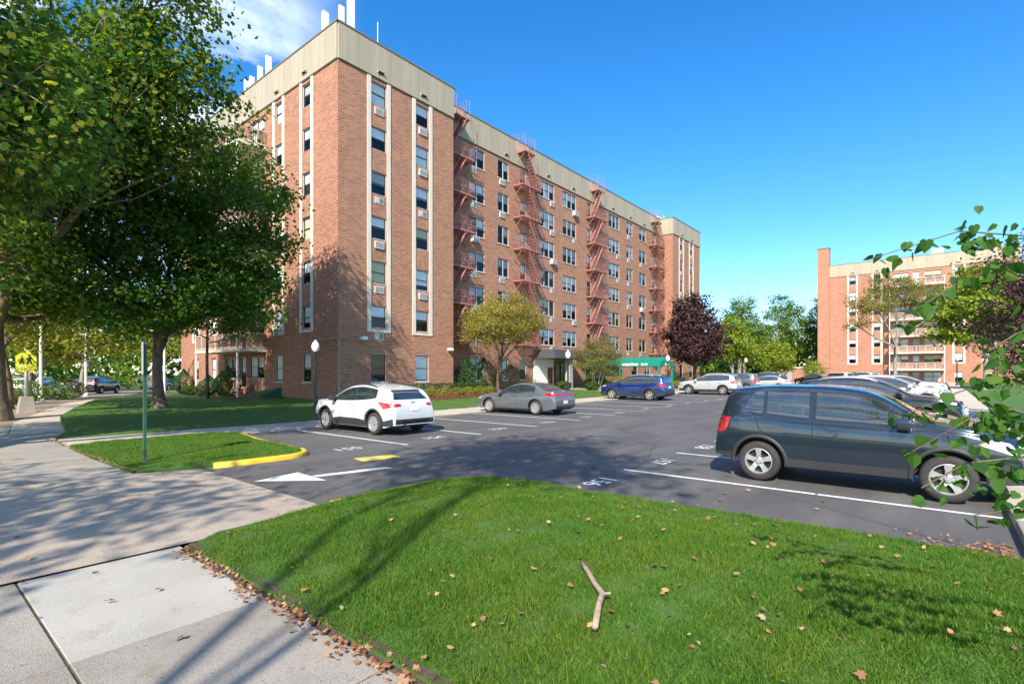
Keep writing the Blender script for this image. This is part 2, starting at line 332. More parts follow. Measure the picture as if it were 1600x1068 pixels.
# drive apron, pavements
struct(sheet('driveway_apron', [(-22,-21.08),(-13.0,-21.08),(-13.0,-15.97),(-22,-15.97)], .5, lambda x, y: .10 - .085*sm((x+14.6)/1.6) + .004, M['aggregate']))
def slab_pave(name, quads, z, mt_fn):
    root = struct(empty(name, (0,0,0)))
    bed = MB()
    for i, q in enumerate(quads):
        cx = sum(p[0] for p in q)/4; cy = sum(p[1] for p in q)/4
        dz = random.uniform(-.006, .006)
        qq = [(cx+(p[0]-cx)*(1-.009/max(.3, abs(p[0]-cx))), cy+(p[1]-cy)*(1-.006/max(.3, abs(p[1]-cy)))) for p in q]
        mb = MB(); mb.prism(qq, z-.08, z+dz); mb.build('slab', mt_fn(i), root, bevel=.006)
        bed.add([(p[0], p[1], z-.014) for p in q], [(0,1,2,3)])
    bed.build('joint_soil', M['joint'], root); return root
random.seed(4)
q = []
ys = [-21.1,-23.06,-24.6,-26.1,-27.6,-29.1,-30.6,-32.1]
for a, b in zip(ys, ys[1:]):
    q.append([(-16.25,b),(-15.0,b),(-15.0,a),(-16.25,a)]); q.append([(-17.6,b),(-16.25,b),(-16.25,a),(-17.6,a)])
slab_pave('pavement', q, .10, lambda i: M['concrete_new'] if i == 0 else M['concrete'])
EDGE = [(-14.1,-15.95),(-14.15,-13.2),(-14.1,-10.4),(-13.9,-8.2),(-13.3,-6),(-12.95,-3.5),(-12.6,-1),(-11.9,1.7),(-11.2,4.3),(-10.6,6.6),(-9.9,9),(-9.2,11.5),(-8.4,14),(-7.2,16.5),(-5.8,19),(-4.3,21.6),(-2.7,24.3),(-.5,27.6),(2,31),(5,34.5),(8,38),(14,43),(22,47)]
def offs(pts, d):
    o = []
    for i, p in enumerate(pts):
        a = Vector(pts[max(i-1,0)]); b = Vector(pts[min(i+1,len(pts)-1)]); t = (b-a).normalized(); o.append((p[0]-t.y*d, p[1]+t.x*d))
    return o
E2 = offs(EDGE, 1.3); E3 = offs(EDGE, 2.6); E4 = offs(EDGE, 4.6); E5 = offs(EDGE, 14)
q = []
for i in range(len(EDGE)-1):
    q.append([E2[i], EDGE[i], EDGE[i+1], E2[i+1]])
    if i < 5: q.append([E3[i], E2[i], E2[i+1], E3[i+1]])
slab_pave('pavement', q, .095, lambda i: M['walk'] if i > 6 else M['concrete'])
mb = MB()
for i in range(len(EDGE)-1): mb.quad((*E4[i], .05), (*E3[i], .07), (*E3[i+1], .07), (*E4[i+1], .05))
for i in range(5, len(EDGE)-1): mb.quad((*E3[i], .07), (*E2[i], .088), (*E2[i+1], .088), (*E3[i+1], .07))
mb.quad((-30,-15.97,.02), (-16.7,-15.97,.07), (-17,-12,.07), (-30,-12,.02)); mb.quad((-19.5,-60,.06), (-17.6,-60,.06), (-17.6,-21.1,.06), (-19.5,-21.1,.06))
struct(mb.build('verge', M['verge']))
mb = MB()
for i in range(len(EDGE)-1): mb.quad((*E5[i], .0), (*E4[i], .0), (*E4[i+1], .0), (*E5[i+1], .0))
mb.quad((-30,-60,0), (-19.5,-60,0), (-18.7,-15.9,0), (-30,-15.9,0))
struct(mb.build('street', M['road']))
# walk along the building side of the lot
random.seed(7); q = []
x = -14.0
while x < 50:
    q.append([(x,-10.4),(x+1.5,-10.4),(x+1.5,-8.2),(x,-8.2)]); x += 1.5
root = struct(empty('walkway')); bed = MB()
for qd in q:
    z = lot_z(qd[0][0])+.055; mb = MB(); mb.prism([(qd[0][0]+.006,-10.4),(qd[1][0]-.006,-10.4),(qd[1][0]-.006,-8.2),(qd[0][0]+.006,-8.2)], z-.1, z+random.uniform(-.003,.003))
    mb.build('slab', M['walk'], root, bevel=.005)
# lawns
def lawn_a(x, y): return lot_z(x) + .075 + .19*sm((y+8.2)/7)
LA = [(x, y) for x, y in EDGE[3:-2]] + [(60, 38), (60, -8.2)]
struct(sheet('lawn', LA[::-1], 2.0, lawn_a, M['turf']))
for nm, x0, x1 in (('entrance_path', 22.4, 26.6), ('awning_path', 30.8, 33.2)):
    struct(sheet(nm, [(x0,-8.2),(x1,-8.2),(x1,1.7),(x0,1.7)], 2, lambda x, y: lawn_a(x, y)+.012, M['walk']))
struct(sheet('flower_bed', [(3.2,-3.6),(16.5,-3.4),(16.5,1.7),(9.5,1.7),(9.5,-.02),(3.2,-.02)], 1, lambda x, y: lawn_a(x, y)+.02+.02*fbm(x*3, y*3), M['mulch']))
struct(sheet('shrub_bed', [(-2.6,5.5),(-.02,5.5),(-.02,21),(-2.6,21)], 1, lambda x, y: lawn_a(x, y)+.02+.02*fbm(x*3, y*3), M['mulch']))
ISL = [(-14.0,-15.9),(-11.9,-16.0)] + arc(-11.35,-15.3,.72,-95,10,6)[1:] + [(-10.45,-12.6),(-10.0,-10.42),(-14.0,-10.42)]
def isl_z(x, y): return .09 + .05*sm(min(x+14, 0.2+(-10.2-x), y+16)/1.0)
struct(sheet('island_lawn', ISL, .5, isl_z, M['turf']))
def kerb_run(name, pts, w, z0, z1, mt, parent=None):
    L = offs(pts, -w); mb = MB(); n = len(pts)
    prof = [(0, z0), (0, z1-.03), (.2, z1-.004), (.5, z1), (.8, z1-.004), (1, z1-.03), (1, z0)]
    vs = []
    for (p, q_) in zip(pts, L):
        for f, z in prof: vs.append((p[0]+(q_[0]-p[0])*f, p[1]+(q_[1]-p[1])*f, z))
    m = len(prof); fs = [(i*m+k, i*m+k+1, (i+1)*m+k+1, (i+1)*m+k) for i in range(n-1) for k in range(m-1)] + [tuple(range(m)), tuple((n-1)*m+k for k in range(m))]
    mb.add(vs, fs); return mb.build(name, mt, parent, smooth='fix')
struct(kerb_run('yellow_kerb', [(-12.75,-15.93),(-11.9,-16.0)] + arc(-11.35,-15.3,.72,-95,10,8)[1:] + [(-10.45,-12.6),(-10.05,-10.5)], .13, -.02, .108, M['yellow_paint']))
LB = [(-15.0,-40),(-15.0,-21.3),(-14.6,-21.05),(-13.0,-20.75),(-11.6,-20.75)] + arc(-11.35,-21.9,1.15,90,5,7)[1:] + [(-10.2,-24),(-10.15,-27.95),(-9.9,-28.6),(-9.9,-40)]
def lawn_b(x, y):
    e = min(x+15.0, -10.15-x, -20.75-y)
    return .10 + .03 + .16*sm(e/2.2) + .012*fbm(x*1.3, y*1.3)
struct(sheet('front_lawn', LB[::-1], .35, lawn_b, M['turf']))
kb = [(-13.0,-20.72),(-11.6,-20.72)] + arc(-11.35,-21.9,1.18,90,5,8)[1:] + [(-10.17,-24),(-10.12,-27.9)]
struct(kerb_run('front_kerb', [(p[0], p[1]) for p in kb[2:]], -.13, -.02, .095, M['concrete']))
struct(kerb_run('yellow_kerb', kb[:4], -.13, -.02, .11, M['yellow_paint']))
def skirt(poly, zf, name):
    pts = []
    for a, b in zip(poly, poly[1:]+poly[:1]):
        n = max(1, int(math.dist(a, b)/.3)); pts += [(a[0]+(b[0]-a[0])*k/n, a[1]+(b[1]-a[1])*k/n) for k in range(n)]
    mb = MB(); n = len(pts); mb.add([(x, y, zf(x, y)+.004) for x, y in pts]+[(x, y, -.08) for x, y in pts], [(i, (i+1) % n, n+(i+1) % n, n+i) for i in range(n)]); struct(mb.build(name, M['turf']))
skirt(ISL, isl_z, 'island_turf_edge'); skirt(LA, lawn_a, 'lawn_turf_edge'); skirt(LB, lawn_b, 'front_turf_edge')
# soil lip where the lawn meets the pavement
mb = MB(); random.seed(3); yy = -21.25
while yy > -34:
    y2 = yy-.12; mb.quad((-15.07+random.uniform(-.02,.02), yy, .085), (-15.07+random.uniform(-.02,.02), y2, .085), (-14.94, y2, .15), (-14.94, yy, .15)); yy = y2
struct(mb.build('lawn_edge_soil', M['soil'], smooth=True))
# kerb strip and planting on the right-hand side of the lot
random.seed(9); root = struct(empty('kerb_walk')); x = -10.1
while x < 88:
    mb = MB(); z = lot_z(x)+.13; mb.prism([(x+.008,-28.95),(x+1.82,-28.95),(x+1.82,-27.9),(x+.008,-27.9)], z-.2, z); mb.build('slab', M['walk'] if x > -9 else M['concrete'], root, bevel=.02); x += 1.83
struct(sheet('planting_strip', [(-9.9,-60),(88,-60),(88,-28.95),(-9.9,-28.95)], 6, lambda x, y: lot_z(x)+.16, M['turf']))

# ------------------------------------------------------------------ buildings
ROWS = [6.16+2.79*k for k in range(6)]          # window heads of the six upper storeys
WH = 1.43
def facade(parent, loc, rz, width, z0, z1, openings, mt, back=True, name='wall'):
    """a brick wall with real openings; a runs along the wall, n goes in"""
    mb = MB(); D = .16
    xs = sorted(set([0., width] + [round(v, 4) for o in openings for v in o[:2]])); zs = sorted(set([z0, z1] + [round(v, 4) for o in openings for v in o[2:4]]))
    def inside(x, z): return any(o[0] < x < o[1] and o[2] < z < o[3] for o in openings)
    for i in range(len(zs)-1):
        run = None
        for j in range(len(xs)):
            solid = j < len(xs)-1 and not inside((xs[j]+xs[j+1])/2, (zs[i]+zs[i+1])/2)
            if solid and run is None: run = xs[j]
            if not solid and run is not None:
                a, b, c, d = run, xs[j], zs[i], zs[i+1]
                mb.quad((a,0,c),(b,0,c),(b,0,d),(a,0,d), 0, [(a,c),(b,c),(b,d),(a,d)]); run = None
    for a, b, c, d in [o[:4] for o in openings]:
        mb.quad((a,0,c),(a,D,c),(a,D,d),(a,0,d), 0, [(0,c),(D,c),(D,d),(0,d)]); mb.quad((b,D,c),(b,0,c),(b,0,d),(b,D,d), 0, [(0,c),(D,c),(D,d),(0,d)])
        mb.quad((a,0,d),(a,D,d),(b,D,d),(b,0,d), 0, [(a,0),(a,D),(b,D),(b,0)]); mb.quad((a,D,c),(a,0,c),(b,0,c),(b,D,c), 0, [(a,D),(a,0),(b,0),(b,D)])
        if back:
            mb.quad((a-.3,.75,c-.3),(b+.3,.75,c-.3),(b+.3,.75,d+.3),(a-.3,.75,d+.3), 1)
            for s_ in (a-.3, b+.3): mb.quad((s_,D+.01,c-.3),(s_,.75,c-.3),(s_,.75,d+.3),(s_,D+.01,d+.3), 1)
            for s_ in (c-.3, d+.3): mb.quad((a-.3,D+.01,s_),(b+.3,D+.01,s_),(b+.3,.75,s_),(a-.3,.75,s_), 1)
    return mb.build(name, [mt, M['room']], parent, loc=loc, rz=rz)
_cache = {}
def fpt(loc, rz, a, n, z): return (loc[0]+a*math.cos(rz)-n*math.sin(rz), loc[1]+a*math.sin(rz)+n*math.cos(rz), z)
def window(parent, loc, rz, a0, a1, z0, z1, ncol=1, sill=True, shades=True, light=True, simple=False):
    w, h = round(a1-a0, 3), round(z1-z0, 3); key = (w, h, ncol, sill, light)
    if key not in _cache:
        mb = MB(); t = .05
        for (x0, x1, c, d) in ((0,w,0,t), (0,w,h-t,h), (0,t,t,h-t), (w-t,w,t,h-t)): mb.box(x0, x1, .065, .15, c, d, 0 if light else 1)
        cw = (w-2*t)/ncol
        for k in range(1, ncol): mb.box(t+k*cw-.035, t+k*cw+.035, .055, .15, t+.002, h-t-.002, 0)
        for k in range(ncol):
            x0 = t+k*cw+(.036 if k else 0); x1 = t+(k+1)*cw-(.036 if k < ncol-1 else 0)
            mb.box(x0, x1, .085, .135, h*.5-.025, h*.5+.025, 1)
            for (p, q_, c, d) in ((x0, x0+.028, t, h-t), (x1-.028, x1, t, h-t)): mb.box(p, q_, .09, .13, c+.001, d-.001, 1)
            mb.box(x0+.03, x1-.03, .091, .129, t, t+.03, 1); mb.box(x0+.03, x1-.03, .091, .129, h-t-.03, h-t, 1)
        if sill: mb.box(-.06, w+.06, -.05, .10, -.075, -.003, 0)
        panes = []
        for k in range(ncol):
            p = MB(); x0 = t+k*cw; p.quad((x0+.02,.108,t),(x0+cw-.02,.108,t),(x0+cw-.02,.108,h-t),(x0+.02,.108,h-t)); panes.append(p.mesh('pane', M['pane']))
        _cache[key] = (mb.mesh('window', [M['frame_light'], M['frame_dark']]), panes, cw, t)
    me, panes, cw, t = _cache[key]
    o = link('window', me, parent, fpt(loc, rz, a0, 0, z0), rz)
    for p in panes: link('pane', p, o)
    if shades:
        st = random.choice([0,0,0,0,0,2,2,1])
        for k in range(ncol):
            fr = random.choice([.42,.5,.5,.55,.45,.75,.5,.95]) if random.random() > .06 else 0
            if not fr: continue
            fr = round(fr, 2); kk = ('s', w, h, ncol, k, fr, st)
            if kk not in _cache:
                s_ = MB(); x0 = t+k*cw; s_.quad((x0+.03,.15,t+(h-2*t)*(1-fr)),(x0+cw-.03,.15,t+(h-2*t)*(1-fr)),(x0+cw-.03,.15,h-t),(x0+.03,.15,h-t)); _cache[kk] = s_.mesh('shade', M['shade'][st])
            link('shade', _cache[kk], o)
    return o
def ac_unit(parent, loc, rz, a, z, big=False):
    v = random.choice((0,0,0,1,1,2,2,3))
    if v == 3 and not big: return None
    k = ('ac', big, v)
    if k not in _cache:
        mb = MB(); d = -.34 if big else (-.05, -.03, -.09, 0)[v]
        mb.box(0, .68, d, .05, 0, .44, 0)
        mb.box(.05, .63, d-.006, d, .05, .39, 1)
        if v != 1:
            for i in range(5): mb.box(.05, .63, d-.016, d-.006, .075+i*.066, .095+i*.066, 0)
        else: mb.box(.05, .34, d-.02, d-.006, .06, .38, 0)
        _cache[k] = mb.mesh('air_conditioner', [(M['ac'], M['frame_light'], M['ac'], M['ac'])[v], M['ac_grille']])
    return link('air_conditioner', _cache[k], parent, fpt(loc, rz, a, 0, z), rz)
def strips(parent, loc, rz, cols, zb, zt):
    for a0, a1 in cols:
        mb = MB(); mb.box(a0-.28, a0-.004, -.05, .05, zb, zt); mb.box(a1+.004, a1+.28, -.05, .05, zb, zt); mb.box(a0-.003, a1+.003, -.045, .05, zb, ROWS[0]-WH-.08)
        mb.build('window_surround', M['concrete_trim'], parent, loc=loc, rz=rz)
def parapet(parent, loc, rz, width, zb, zt, vents=(), start=0., pw=2.42):
    n = max(1, round((width-start)/pw)); w = (width-start)/n
    for k in range(n):
        key = ('pp', round(w, 3), zt-zb)
        if key not in _cache:
            mb = MB(); mb.box(.004, w-.004, -.09, .06, 0, zt-zb)
            for j in range(1, 6): mb.box(w*j/6-.012, w*j/6+.012, -.0925, -.089, .03, zt-zb-.02)
            _cache[key] = mb.mesh('parapet_panel', M['panel'])
        link('parapet_panel', _cache[key], parent, fpt(loc, rz, start+k*w, 0, zb), rz)
    mb = MB(); mb.box(start-.1, width+.1, -.13, .18, zt, zt+.09); mb.box(start, width, -.06, .02, zb-.05, zb-.002); mb.build('coping_and_shade_line', M['coping_and_shade_line'], parent, loc=loc, rz=rz)  # top cap, plus a dark strip that paints the shadow gap below the panels
    for a in vents:
        if 'vent' not in _cache:
            v = MB(); v.box(0, .5, -.20, -.10, 0, .05, 0); v.box(.02, .48, -.105, -.099, -.14, -.004, 1); v.box(0, .02, -.19, -.1, -.12, 0, 0); v.box(.48, .5, -.19, -.1, -.12, 0, 0); _cache['vent'] = v.mesh('roof_vent', [M['panel'], M['frame_dark']])
        link('vent_hood', _cache['vent'], parent, fpt(loc, rz, a, 0, zb+.42), rz)
def fire_escape(parent, x0, x1, yw, direc, rows, ztop):
    fe = empty('fire_escape', ((x0+x1)/2, yw, 0), 0, parent); w = x1-x0; hw = w/2; P = 1.08
    if 'fe%d' % direc not in _cache:
        pf = MB(); pf.box(-hw, hw, -P, -P+.06, -.12, 0); pf.box(-hw, hw, -.08, -.02, -.12, 0); pf.box(-hw, -hw+.06, -P+.06, -.08, -.12, 0); pf.box(hw-.06, hw, -P+.06, -.08, -.12, 0)
        for k in range(10):
            y = -P+.1+k*.098
            pf.box(-hw+.06, hw-.06, y, y+.05, -.05, -.02)
        for s in (-hw+.12, hw-.12): pf.bar((s, -.03, -1.0), (s, -P+.05, -.1), .05)
        rl = MB()
        for z in (.45, .95): rl.bar((-hw, -P+.03, z), (hw, -P+.03, z), .04); rl.bar((-hw+.02, -P+.03, z), (-hw+.02, -.02, z), .04); rl.bar((hw-.02, -P+.03, z), (hw-.02, -.02, z), .04)
        for k in range(15): x = -hw+.02+k*(w-.04)/14; rl.bar((x, -P+.03, -.01), (x, -P+.03, .95), .016)
        for s in (-hw+.02, hw-.02):
            for k in range(1, 6): rl.bar((s, -P+.03+k*.17, -.01), (s, -P+.03+k*.17, .95), .016)
        st = MB(); xa, xb = (-hw*.35*direc, (hw-.12)*direc); H = 2.79
        for y in (-.98, -.48): st.bar((xb, y, -H), (xa, y, -.1), .05, .16, up=(0,1,0)); st.bar((xb, y, -H+.8), (xa, y, .75), .035)
        for k in range(11): t = (k+.6)/11.5; st.box(xb+(xa-xb)*t-.10, xb+(xa-xb)*t+.10, -.955, -.505, -H+(H-.1)*t, -H+(H-.1)*t+.03)
        _cache['fe%d' % direc] = (pf.mesh('platform', M['fe_paint']), rl.mesh('railing', M['fe_paint']), st.mesh('stair', M['fe_paint']))
    pf, rl, st = _cache['fe%d' % direc]
    for i, z in enumerate(rows):
        link('platform', pf, fe, (0,0,z)); link('railing', rl, fe, (0,0,z))
        if i: link('stair', st, fe, (0,0,z))
    # roof landing with its flight and goose-neck rails
    o = link('stair', st, fe, (0,0,rows[-1]+3.0)); o.scale.z = 1.08
    lp = MB(); lp.box(-.75-.2*direc, .75-.2*direc, -1.0, -.1, rows[-1]+2.93, rows[-1]+3.0)
    lp.bar((-.6-.2*direc,-.95,rows[-1]+2.95), (-.6-.2*direc,-.05,rows[-1]+2.2), .05); lp.bar((.6-.2*direc,-.95,rows[-1]+2.95), (.6-.2*direc,-.05,rows[-1]+2.2), .05); lp.build('landing', M['fe_paint'], fe)
    for x in (-.7, .7):
        rr = MB(); x -= .2*direc; rr.tube([(x,-.95,rows[-1]+3.0),(x,-.95,ztop+.35),(x,-.6,ztop+.6),(x,.6,ztop+.6),(x,.6,ztop)], .022, 6); rr.tube([(x,-.95,ztop+.1),(x,.6,ztop+.3)], .014, 5)
        for k in range(4): rr.tube([(x,-.6+k*.35,ztop-.1),(x,-.6+k*.35,ztop+.58)], .010, 5)
        rr.build('roof_rail', M['fe_paint'], fe)
    bp = MB(); bp.box(-.9-.2*direc, .9-.2*direc, -.105, .2, ztop-.95, ztop+.02); bp.build('landing_panel', M['fe_paint'] if False else M['brick_pale'], fe)
M['brick_pale'] = pm('pink_stucco', (.50, .33, .25), .8, var=.08)
def balconies(parent, loc, rz, a0, a1, p, floors, top):
    for z in floors:
        e = empty('balcony', fpt(loc, rz, a0, 0, z), rz, parent); w = a1-a0
        mb = MB(); mb.box(0, w, -p, -.002, -.2, 0); mb.build('slab', M['slab_paint'], e, bevel=.01)
        rl = MB()
        for zz in (.08, 1.03): rl.box(.02, w-.02, -p+.03, -p+.08, zz, zz+.05); rl.box(.02, .07, -p+.08, -.02, zz, zz+.05); rl.box(w-.07, w-.02, -p+.08, -.02, zz, zz+.05)
        for k in range(int(w/1.2)+1): x = .03+k*(w-.1)/int(w/1.2); rl.box(x, x+.05, -p+.032, -p+.078, 0, 1.03)
        rl.build('railing', M['slab_paint'], e)
        pk = MB(); n = int(w/.11)
        for k in range(n): x = .08+k*(w-.16)/n; pk.box(x, x+.07, -p+.045, -p+.06, .13, 1.03)
        for s in (.035, w-.05):
            for k in range(int(p/.11)-1): y = -p+.1+k*.11; pk.box(s, s+.015, y, y+.07, .13, 1.03)
        pk.build('pickets', M['rail_brown'], e)
    mb = MB()
    for a in (a0+.06, a1-.14): mb.box(a, a+.09, -p+.02, -p+.11, .15, top)
    mb.build('balcony_post', M['white_paint'], parent, loc=loc, rz=rz)

random.seed(21)
B1 = tag(empty('apartment_building', (0,0,0)), 'long seven-storey red brick apartment block with tan parapet and four red fire escapes', 'building')
ZB, ZT, Z0 = 20.37, 22.47, -.2
def tower_cols(parent, loc, rz, width, cols, mt, acs=True):
    op = [(a, b, zt-WH, zt) for a, b in cols for zt in ROWS] + [(a, b, 1.36, 3.16) for a, b in cols]
    facade(parent, loc, rz, width, Z0, ZB+.02, op, mt)
    for a, b in cols:
        for zt in ROWS:
            window(parent, loc, rz, a, b, zt-WH, zt, 1, False)
            if acs: ac_unit(parent, loc, rz, a+.27, zt-WH-.58 if zt != ROWS[0] else zt-WH-.72, False)
        window(parent, loc, rz, a, b, 1.36, 3.16, 1, True)
        if acs: ac_unit(parent, loc, rz, a+.3, .78)
    strips(parent, loc, rz, cols, ROWS[0]-WH-.24, ZB-.01)
F1 = ((0,0,0), 0.)
tower_cols(B1, (0,0,0), 0, 9.34, [(2.28,3.48),(5.83,7.02)], M['brick'])
parapet(B1, (0,0,0), 0, 9.34, ZB, ZT, (2.7, 6.2))
def side_facade(parent, loc, mt, acs=False):
    rz = R(-90); cols = [(2.99,4.04),(6.60,7.60),(17.35,18.40),(20.96,22.01)]
    op = [(a, b, zt-WH, zt) for a, b in cols for zt in ROWS] + [(a, b, 1.36, 3.16) for a, b in cols]
    bal = []
    for k in range(7):
        f = .8 if k == 0 else 3.6+2.79*(k-1)
        bal += [(9.3, 11.5, f+.75, f+2.35), (12.0, 12.95, f+.06, f+2.35), (13.5, 15.8, f+.75, f+2.35)]
    facade(parent, loc, rz, 25.0, Z0, ZB+.02, op+bal, mt)
    for a, b in cols:
        for zt in ROWS: window(parent, loc, rz, a, b, zt-WH, zt, 1, False)
        window(parent, loc, rz, a, b, 1.36, 3.16, 1, True)
    for i, (a, b, c, d) in enumerate(bal): window(parent, loc, rz, a, b, c, d, 1 if i % 3 == 1 else 2, False)
    strips(parent, loc, rz, cols, ROWS[0]-WH-.24, ZB-.01)
    balconies(parent, loc, rz, 8.9, 16.2, 2.0, [3.6+2.79*k for k in range(6)], 18.6)
    parapet(parent, loc, rz, 25.0, ZB, ZT, (3.3, 6.9, 17.6, 21.2))
side_facade(B1, (0,25,0), M['brick'])
# wing
WL = (9.34, 1.75, 0); wcols = [(12.75,14.60,2),(16.26,17.70,2),(22.16,24.60,3),(26.07,28.54,3),(35.35,37.86,3),(39.64,41.2,2),(43.02,44.9,2)]
wd = [(19.3,20.15),(30.65,31.5),(46.85,47.8)]
op = []
for a, b, n in wcols: op += [(a-9.34, b-9.34, zt-WH-.1, zt) for zt in ROWS]
for a, b in wd: op += [(a-9.34, b-9.34, zt-WH-.22, zt) for zt in ROWS]
gw = [(12.9,14.5,2),(16.4,17.6,2),(19.2,20.2,1),(41,42.6,2),(44.6,46.2,2)]
for a, b, n in gw: op.append((a-9.34, b-9.34, 1.36, 3.16))
facade(B1, WL, 0, 39.96, Z0, ZB+.02, op, M['brick'])
random.seed(5)
for a, b, n in wcols:
    for i, zt in enumerate(ROWS):
        window(B1, WL, 0, a-9.34, b-9.34, zt-WH-.1, zt, n)
        if random.random() < .85: ac_unit(B1, WL, 0, (b if n == 3 else a+.9)-9.34-.72, zt-WH-.66, random.random() < .1 or (a < 13 and i == 3))
for a, b in wd:
    for zt in ROWS: window(B1, WL, 0, a-9.34, b-9.34, zt-WH-.22, zt, 1)
for a, b, n in gw: window(B1, WL, 0, a-9.34, b-9.34, 1.36, 3.16, n)
parapet(B1, WL, 0, 39.96, ZB, ZT, [17.0-9.34, 23.2-9.34, 27.6-9.34, 35.9-9.34, 40.2-9.34, 44-9.34])
tower_cols(B1, (49.3,0,0), 0, 9.9, [(2.36,3.5),(6.0,7.15)], M['brick'])
parapet(B1, (49.3,0,0), 0, 9.9, ZB, ZT, (2.6, 6.3))
for loc, rz, w in (((49.3,1.75,0), R(-90), 1.75), ((9.34,0,0), R(90), 1.75), ((59.2,0,0), R(90), 25.), ((59.2,25,0), R(180), 59.2)):
    facade(B1, loc, rz, w, Z0, ZB+.02, [], M['brick']); parapet(B1, loc, rz, w, ZB, ZT)
mb = MB(); mb.box(.1, 59.1, 1.9, 24.9, ZB+.7, ZB+.9); mb.box(.1, 9.2, .1, 1.9, ZB+.7, ZB+.9); mb.box(49.4, 59.1, .1, 1.9, ZB+.7, ZB+.9); mb.build('roof', M['coping_and_shade_line'], B1)
FZ = [ROWS[k]-WH-.24 for k in range(6)]
for x0, x1, d in ((9.55,12.35,-1), (18.3,21.1,1), (30.4,33.2,-1), (45.7,48.5,1)): fire_escape(B1, x0, x1, 1.75, d, FZ, ZT)
# roof aerials
def aerial(x, y, zb, h, w=.34):
    mb = MB(); mb.box(x-w/2, x+w/2, y-.09, y+.09, zb+.35, zb+h); a = mb.build('antenna', M['white_paint'], B1, bevel=.03)
    st = MB(); st.tube([(x, y+.16, ZB+.9), (x, y+.16, zb+h-.2)], .04, 6); st.bar((x, y, zb+.6), (x, y+.16, zb+.6), .05); st.bar((x, y, zb+h-.5), (x, y+.16, zb+h-.5), .05); st.build('mast', M['galv'], a)
for x, y, zb, h, w in ((.45,2.1,22.25,1.95,.42), (1.0,1.2,22.7,1.75,.36), (1.15,.42,22.3,2.6,.46), (.5,9.6,22.3,2.1,.4), (.5,10.9,22.3,1.85,.36), (.5,12.2,22.2,1.7,.34), (.5,13.1,22.2,1.75,.34)): aerial(x, y, zb, h, w)
mb = MB(); mb.tube([(3.3,.7,ZT),(3.3,.7,ZT+2.0)], .025, 6); mb.build('whip_antenna', M['white_paint'], B1)
mb = MB(); mb.box(51.5, 53.6, 3, 5, ZT-1, ZT+1.3); mb.box(50.2, 51.3, 3, 4.5, ZT-1, ZT+.6); mb.build('roof_cabinet', M['white_paint'], B1, bevel=.03)
random.seed(2); mb = MB()
for k in range(9):
    x = 53.5+k*.55; y = 1.6+random.random()*1.5; h = random.uniform(.9, 1.9); mb.tube([(x,y,ZT-1),(x,y,ZT+h)], .035, 5); mb.box(x-.12, x+.12, y-.16, y-.06, ZT+h-1.0, ZT+h-.1)
for z in (.5, 1.0): mb.tube([(53.4,2.2,ZT+z),(58,2.2,ZT+z)], .03, 5)
mb.build('antenna_frame', M['galv'], B1)
# entrance: charcoal canopy over a white wall
en = empty('entrance', (23.2,1.75,0), 0, B1)
mb = MB(); mb.add([(-2.2,-2.6,3.3),(3.6,-2.6,3.3),(3.6,-.02,3.3),(-2.2,-.02,3.3),(-2.0,-2.3,4.1),(3.4,-2.3,4.1),(3.4,-.02,4.1),(-2.0,-.02,4.1)], [(0,3,2,1),(4,5,6,7),(0,1,5,4),(1,2,6,5),(2,3,7,6),(3,0,4,7)]); mb.build('canopy', M['charcoal'], en)
mb = MB(); mb.box(-1.95, 1.1, -.14, -.01, .1, 3.29); mb.build('white_wall', M['white_paint'], en)
mb = MB(); mb.box(.1, .85, -.2, -.143, .3, 2.5); d = mb.build('door', M['door_brown'], en); mb = MB(); mb.box(.16, .2, -.26, -.205, 1.2, 1.5); mb.build('handle', M['galv'], d)
mb = MB(); mb.box(.6, 1.15, -2.3, -1.8, .2, 3.29); mb.build('column', M['grey_paint'], en)
mb = MB(); mb.box(1.4, 3.3, -.12, -.05, .25, 2.9); g = mb.build('glazed_door', M['pane'], en); mb = MB()
for x in (1.35, 2.3, 3.3): mb.box(x, x+.06, -.16, -.04, .2, 2.95)
mb.box(1.41, 3.3, -.16, -.04, 2.9, 2.95); mb.build('frame', M['frame_dark'], g)
mb = MB(); mb.box(28.4-23.2, 36.5-23.2, -1.0, -.02, 3.45, 4.15); mb.build('fascia', M['charcoal'], en)
mb = MB(); mb.box(7.2, 9.6, -.08, -.03, .3, 3.0); mb.build('door_glass', M['frame_dark'], en)
# pipe and camera on the tower corner
mb = MB(); mb.tube([(.02,-.06,.2),(.02,-.06,3.95),(2.2,-.06,3.95)], .03, 6); mb.tube([(-.06,3.0,3.9),(-.06,.0,3.95)], .03, 6); mb.build('conduit', M['grey_paint'], B1)
mb = MB(); mb.box(1.4, 1.75, -.45, -.08, 3.95, 4.15); mb.bar((1.6,-.05,3.9), (1.6,-.3,4.0), .05); mb.build('security_camera', M['white_paint'], B1, bevel=.015)
mb = MB(); mb.box(8.7, 9.0, -.4, -.05, 3.55, 3.72); mb.build('flood_light', M['white_paint'], B1, bevel=.015)
# cellar hatch
mb = MB(); mb.add([(-1.5,6.7,.2),(-.02,6.7,.2),(-.02,10.6,.2),(-1.5,10.6,.2),(-1.5,6.75,.45),(-.02,6.75,1.0),(-.02,10.55,.62),(-1.5,10.55,.3)], [(0,3,2,1),(4,5,6,7),(0,1,5,4),(1,2,6,5),(2,3,7,6),(3,0,4,7)])
h = mb.build('cellar_hatch', M['green_metal'], smooth=False, bevel=.01); tag(h, 'low sloping dark green metal cellar hatch against the brick wall', 'hatch')

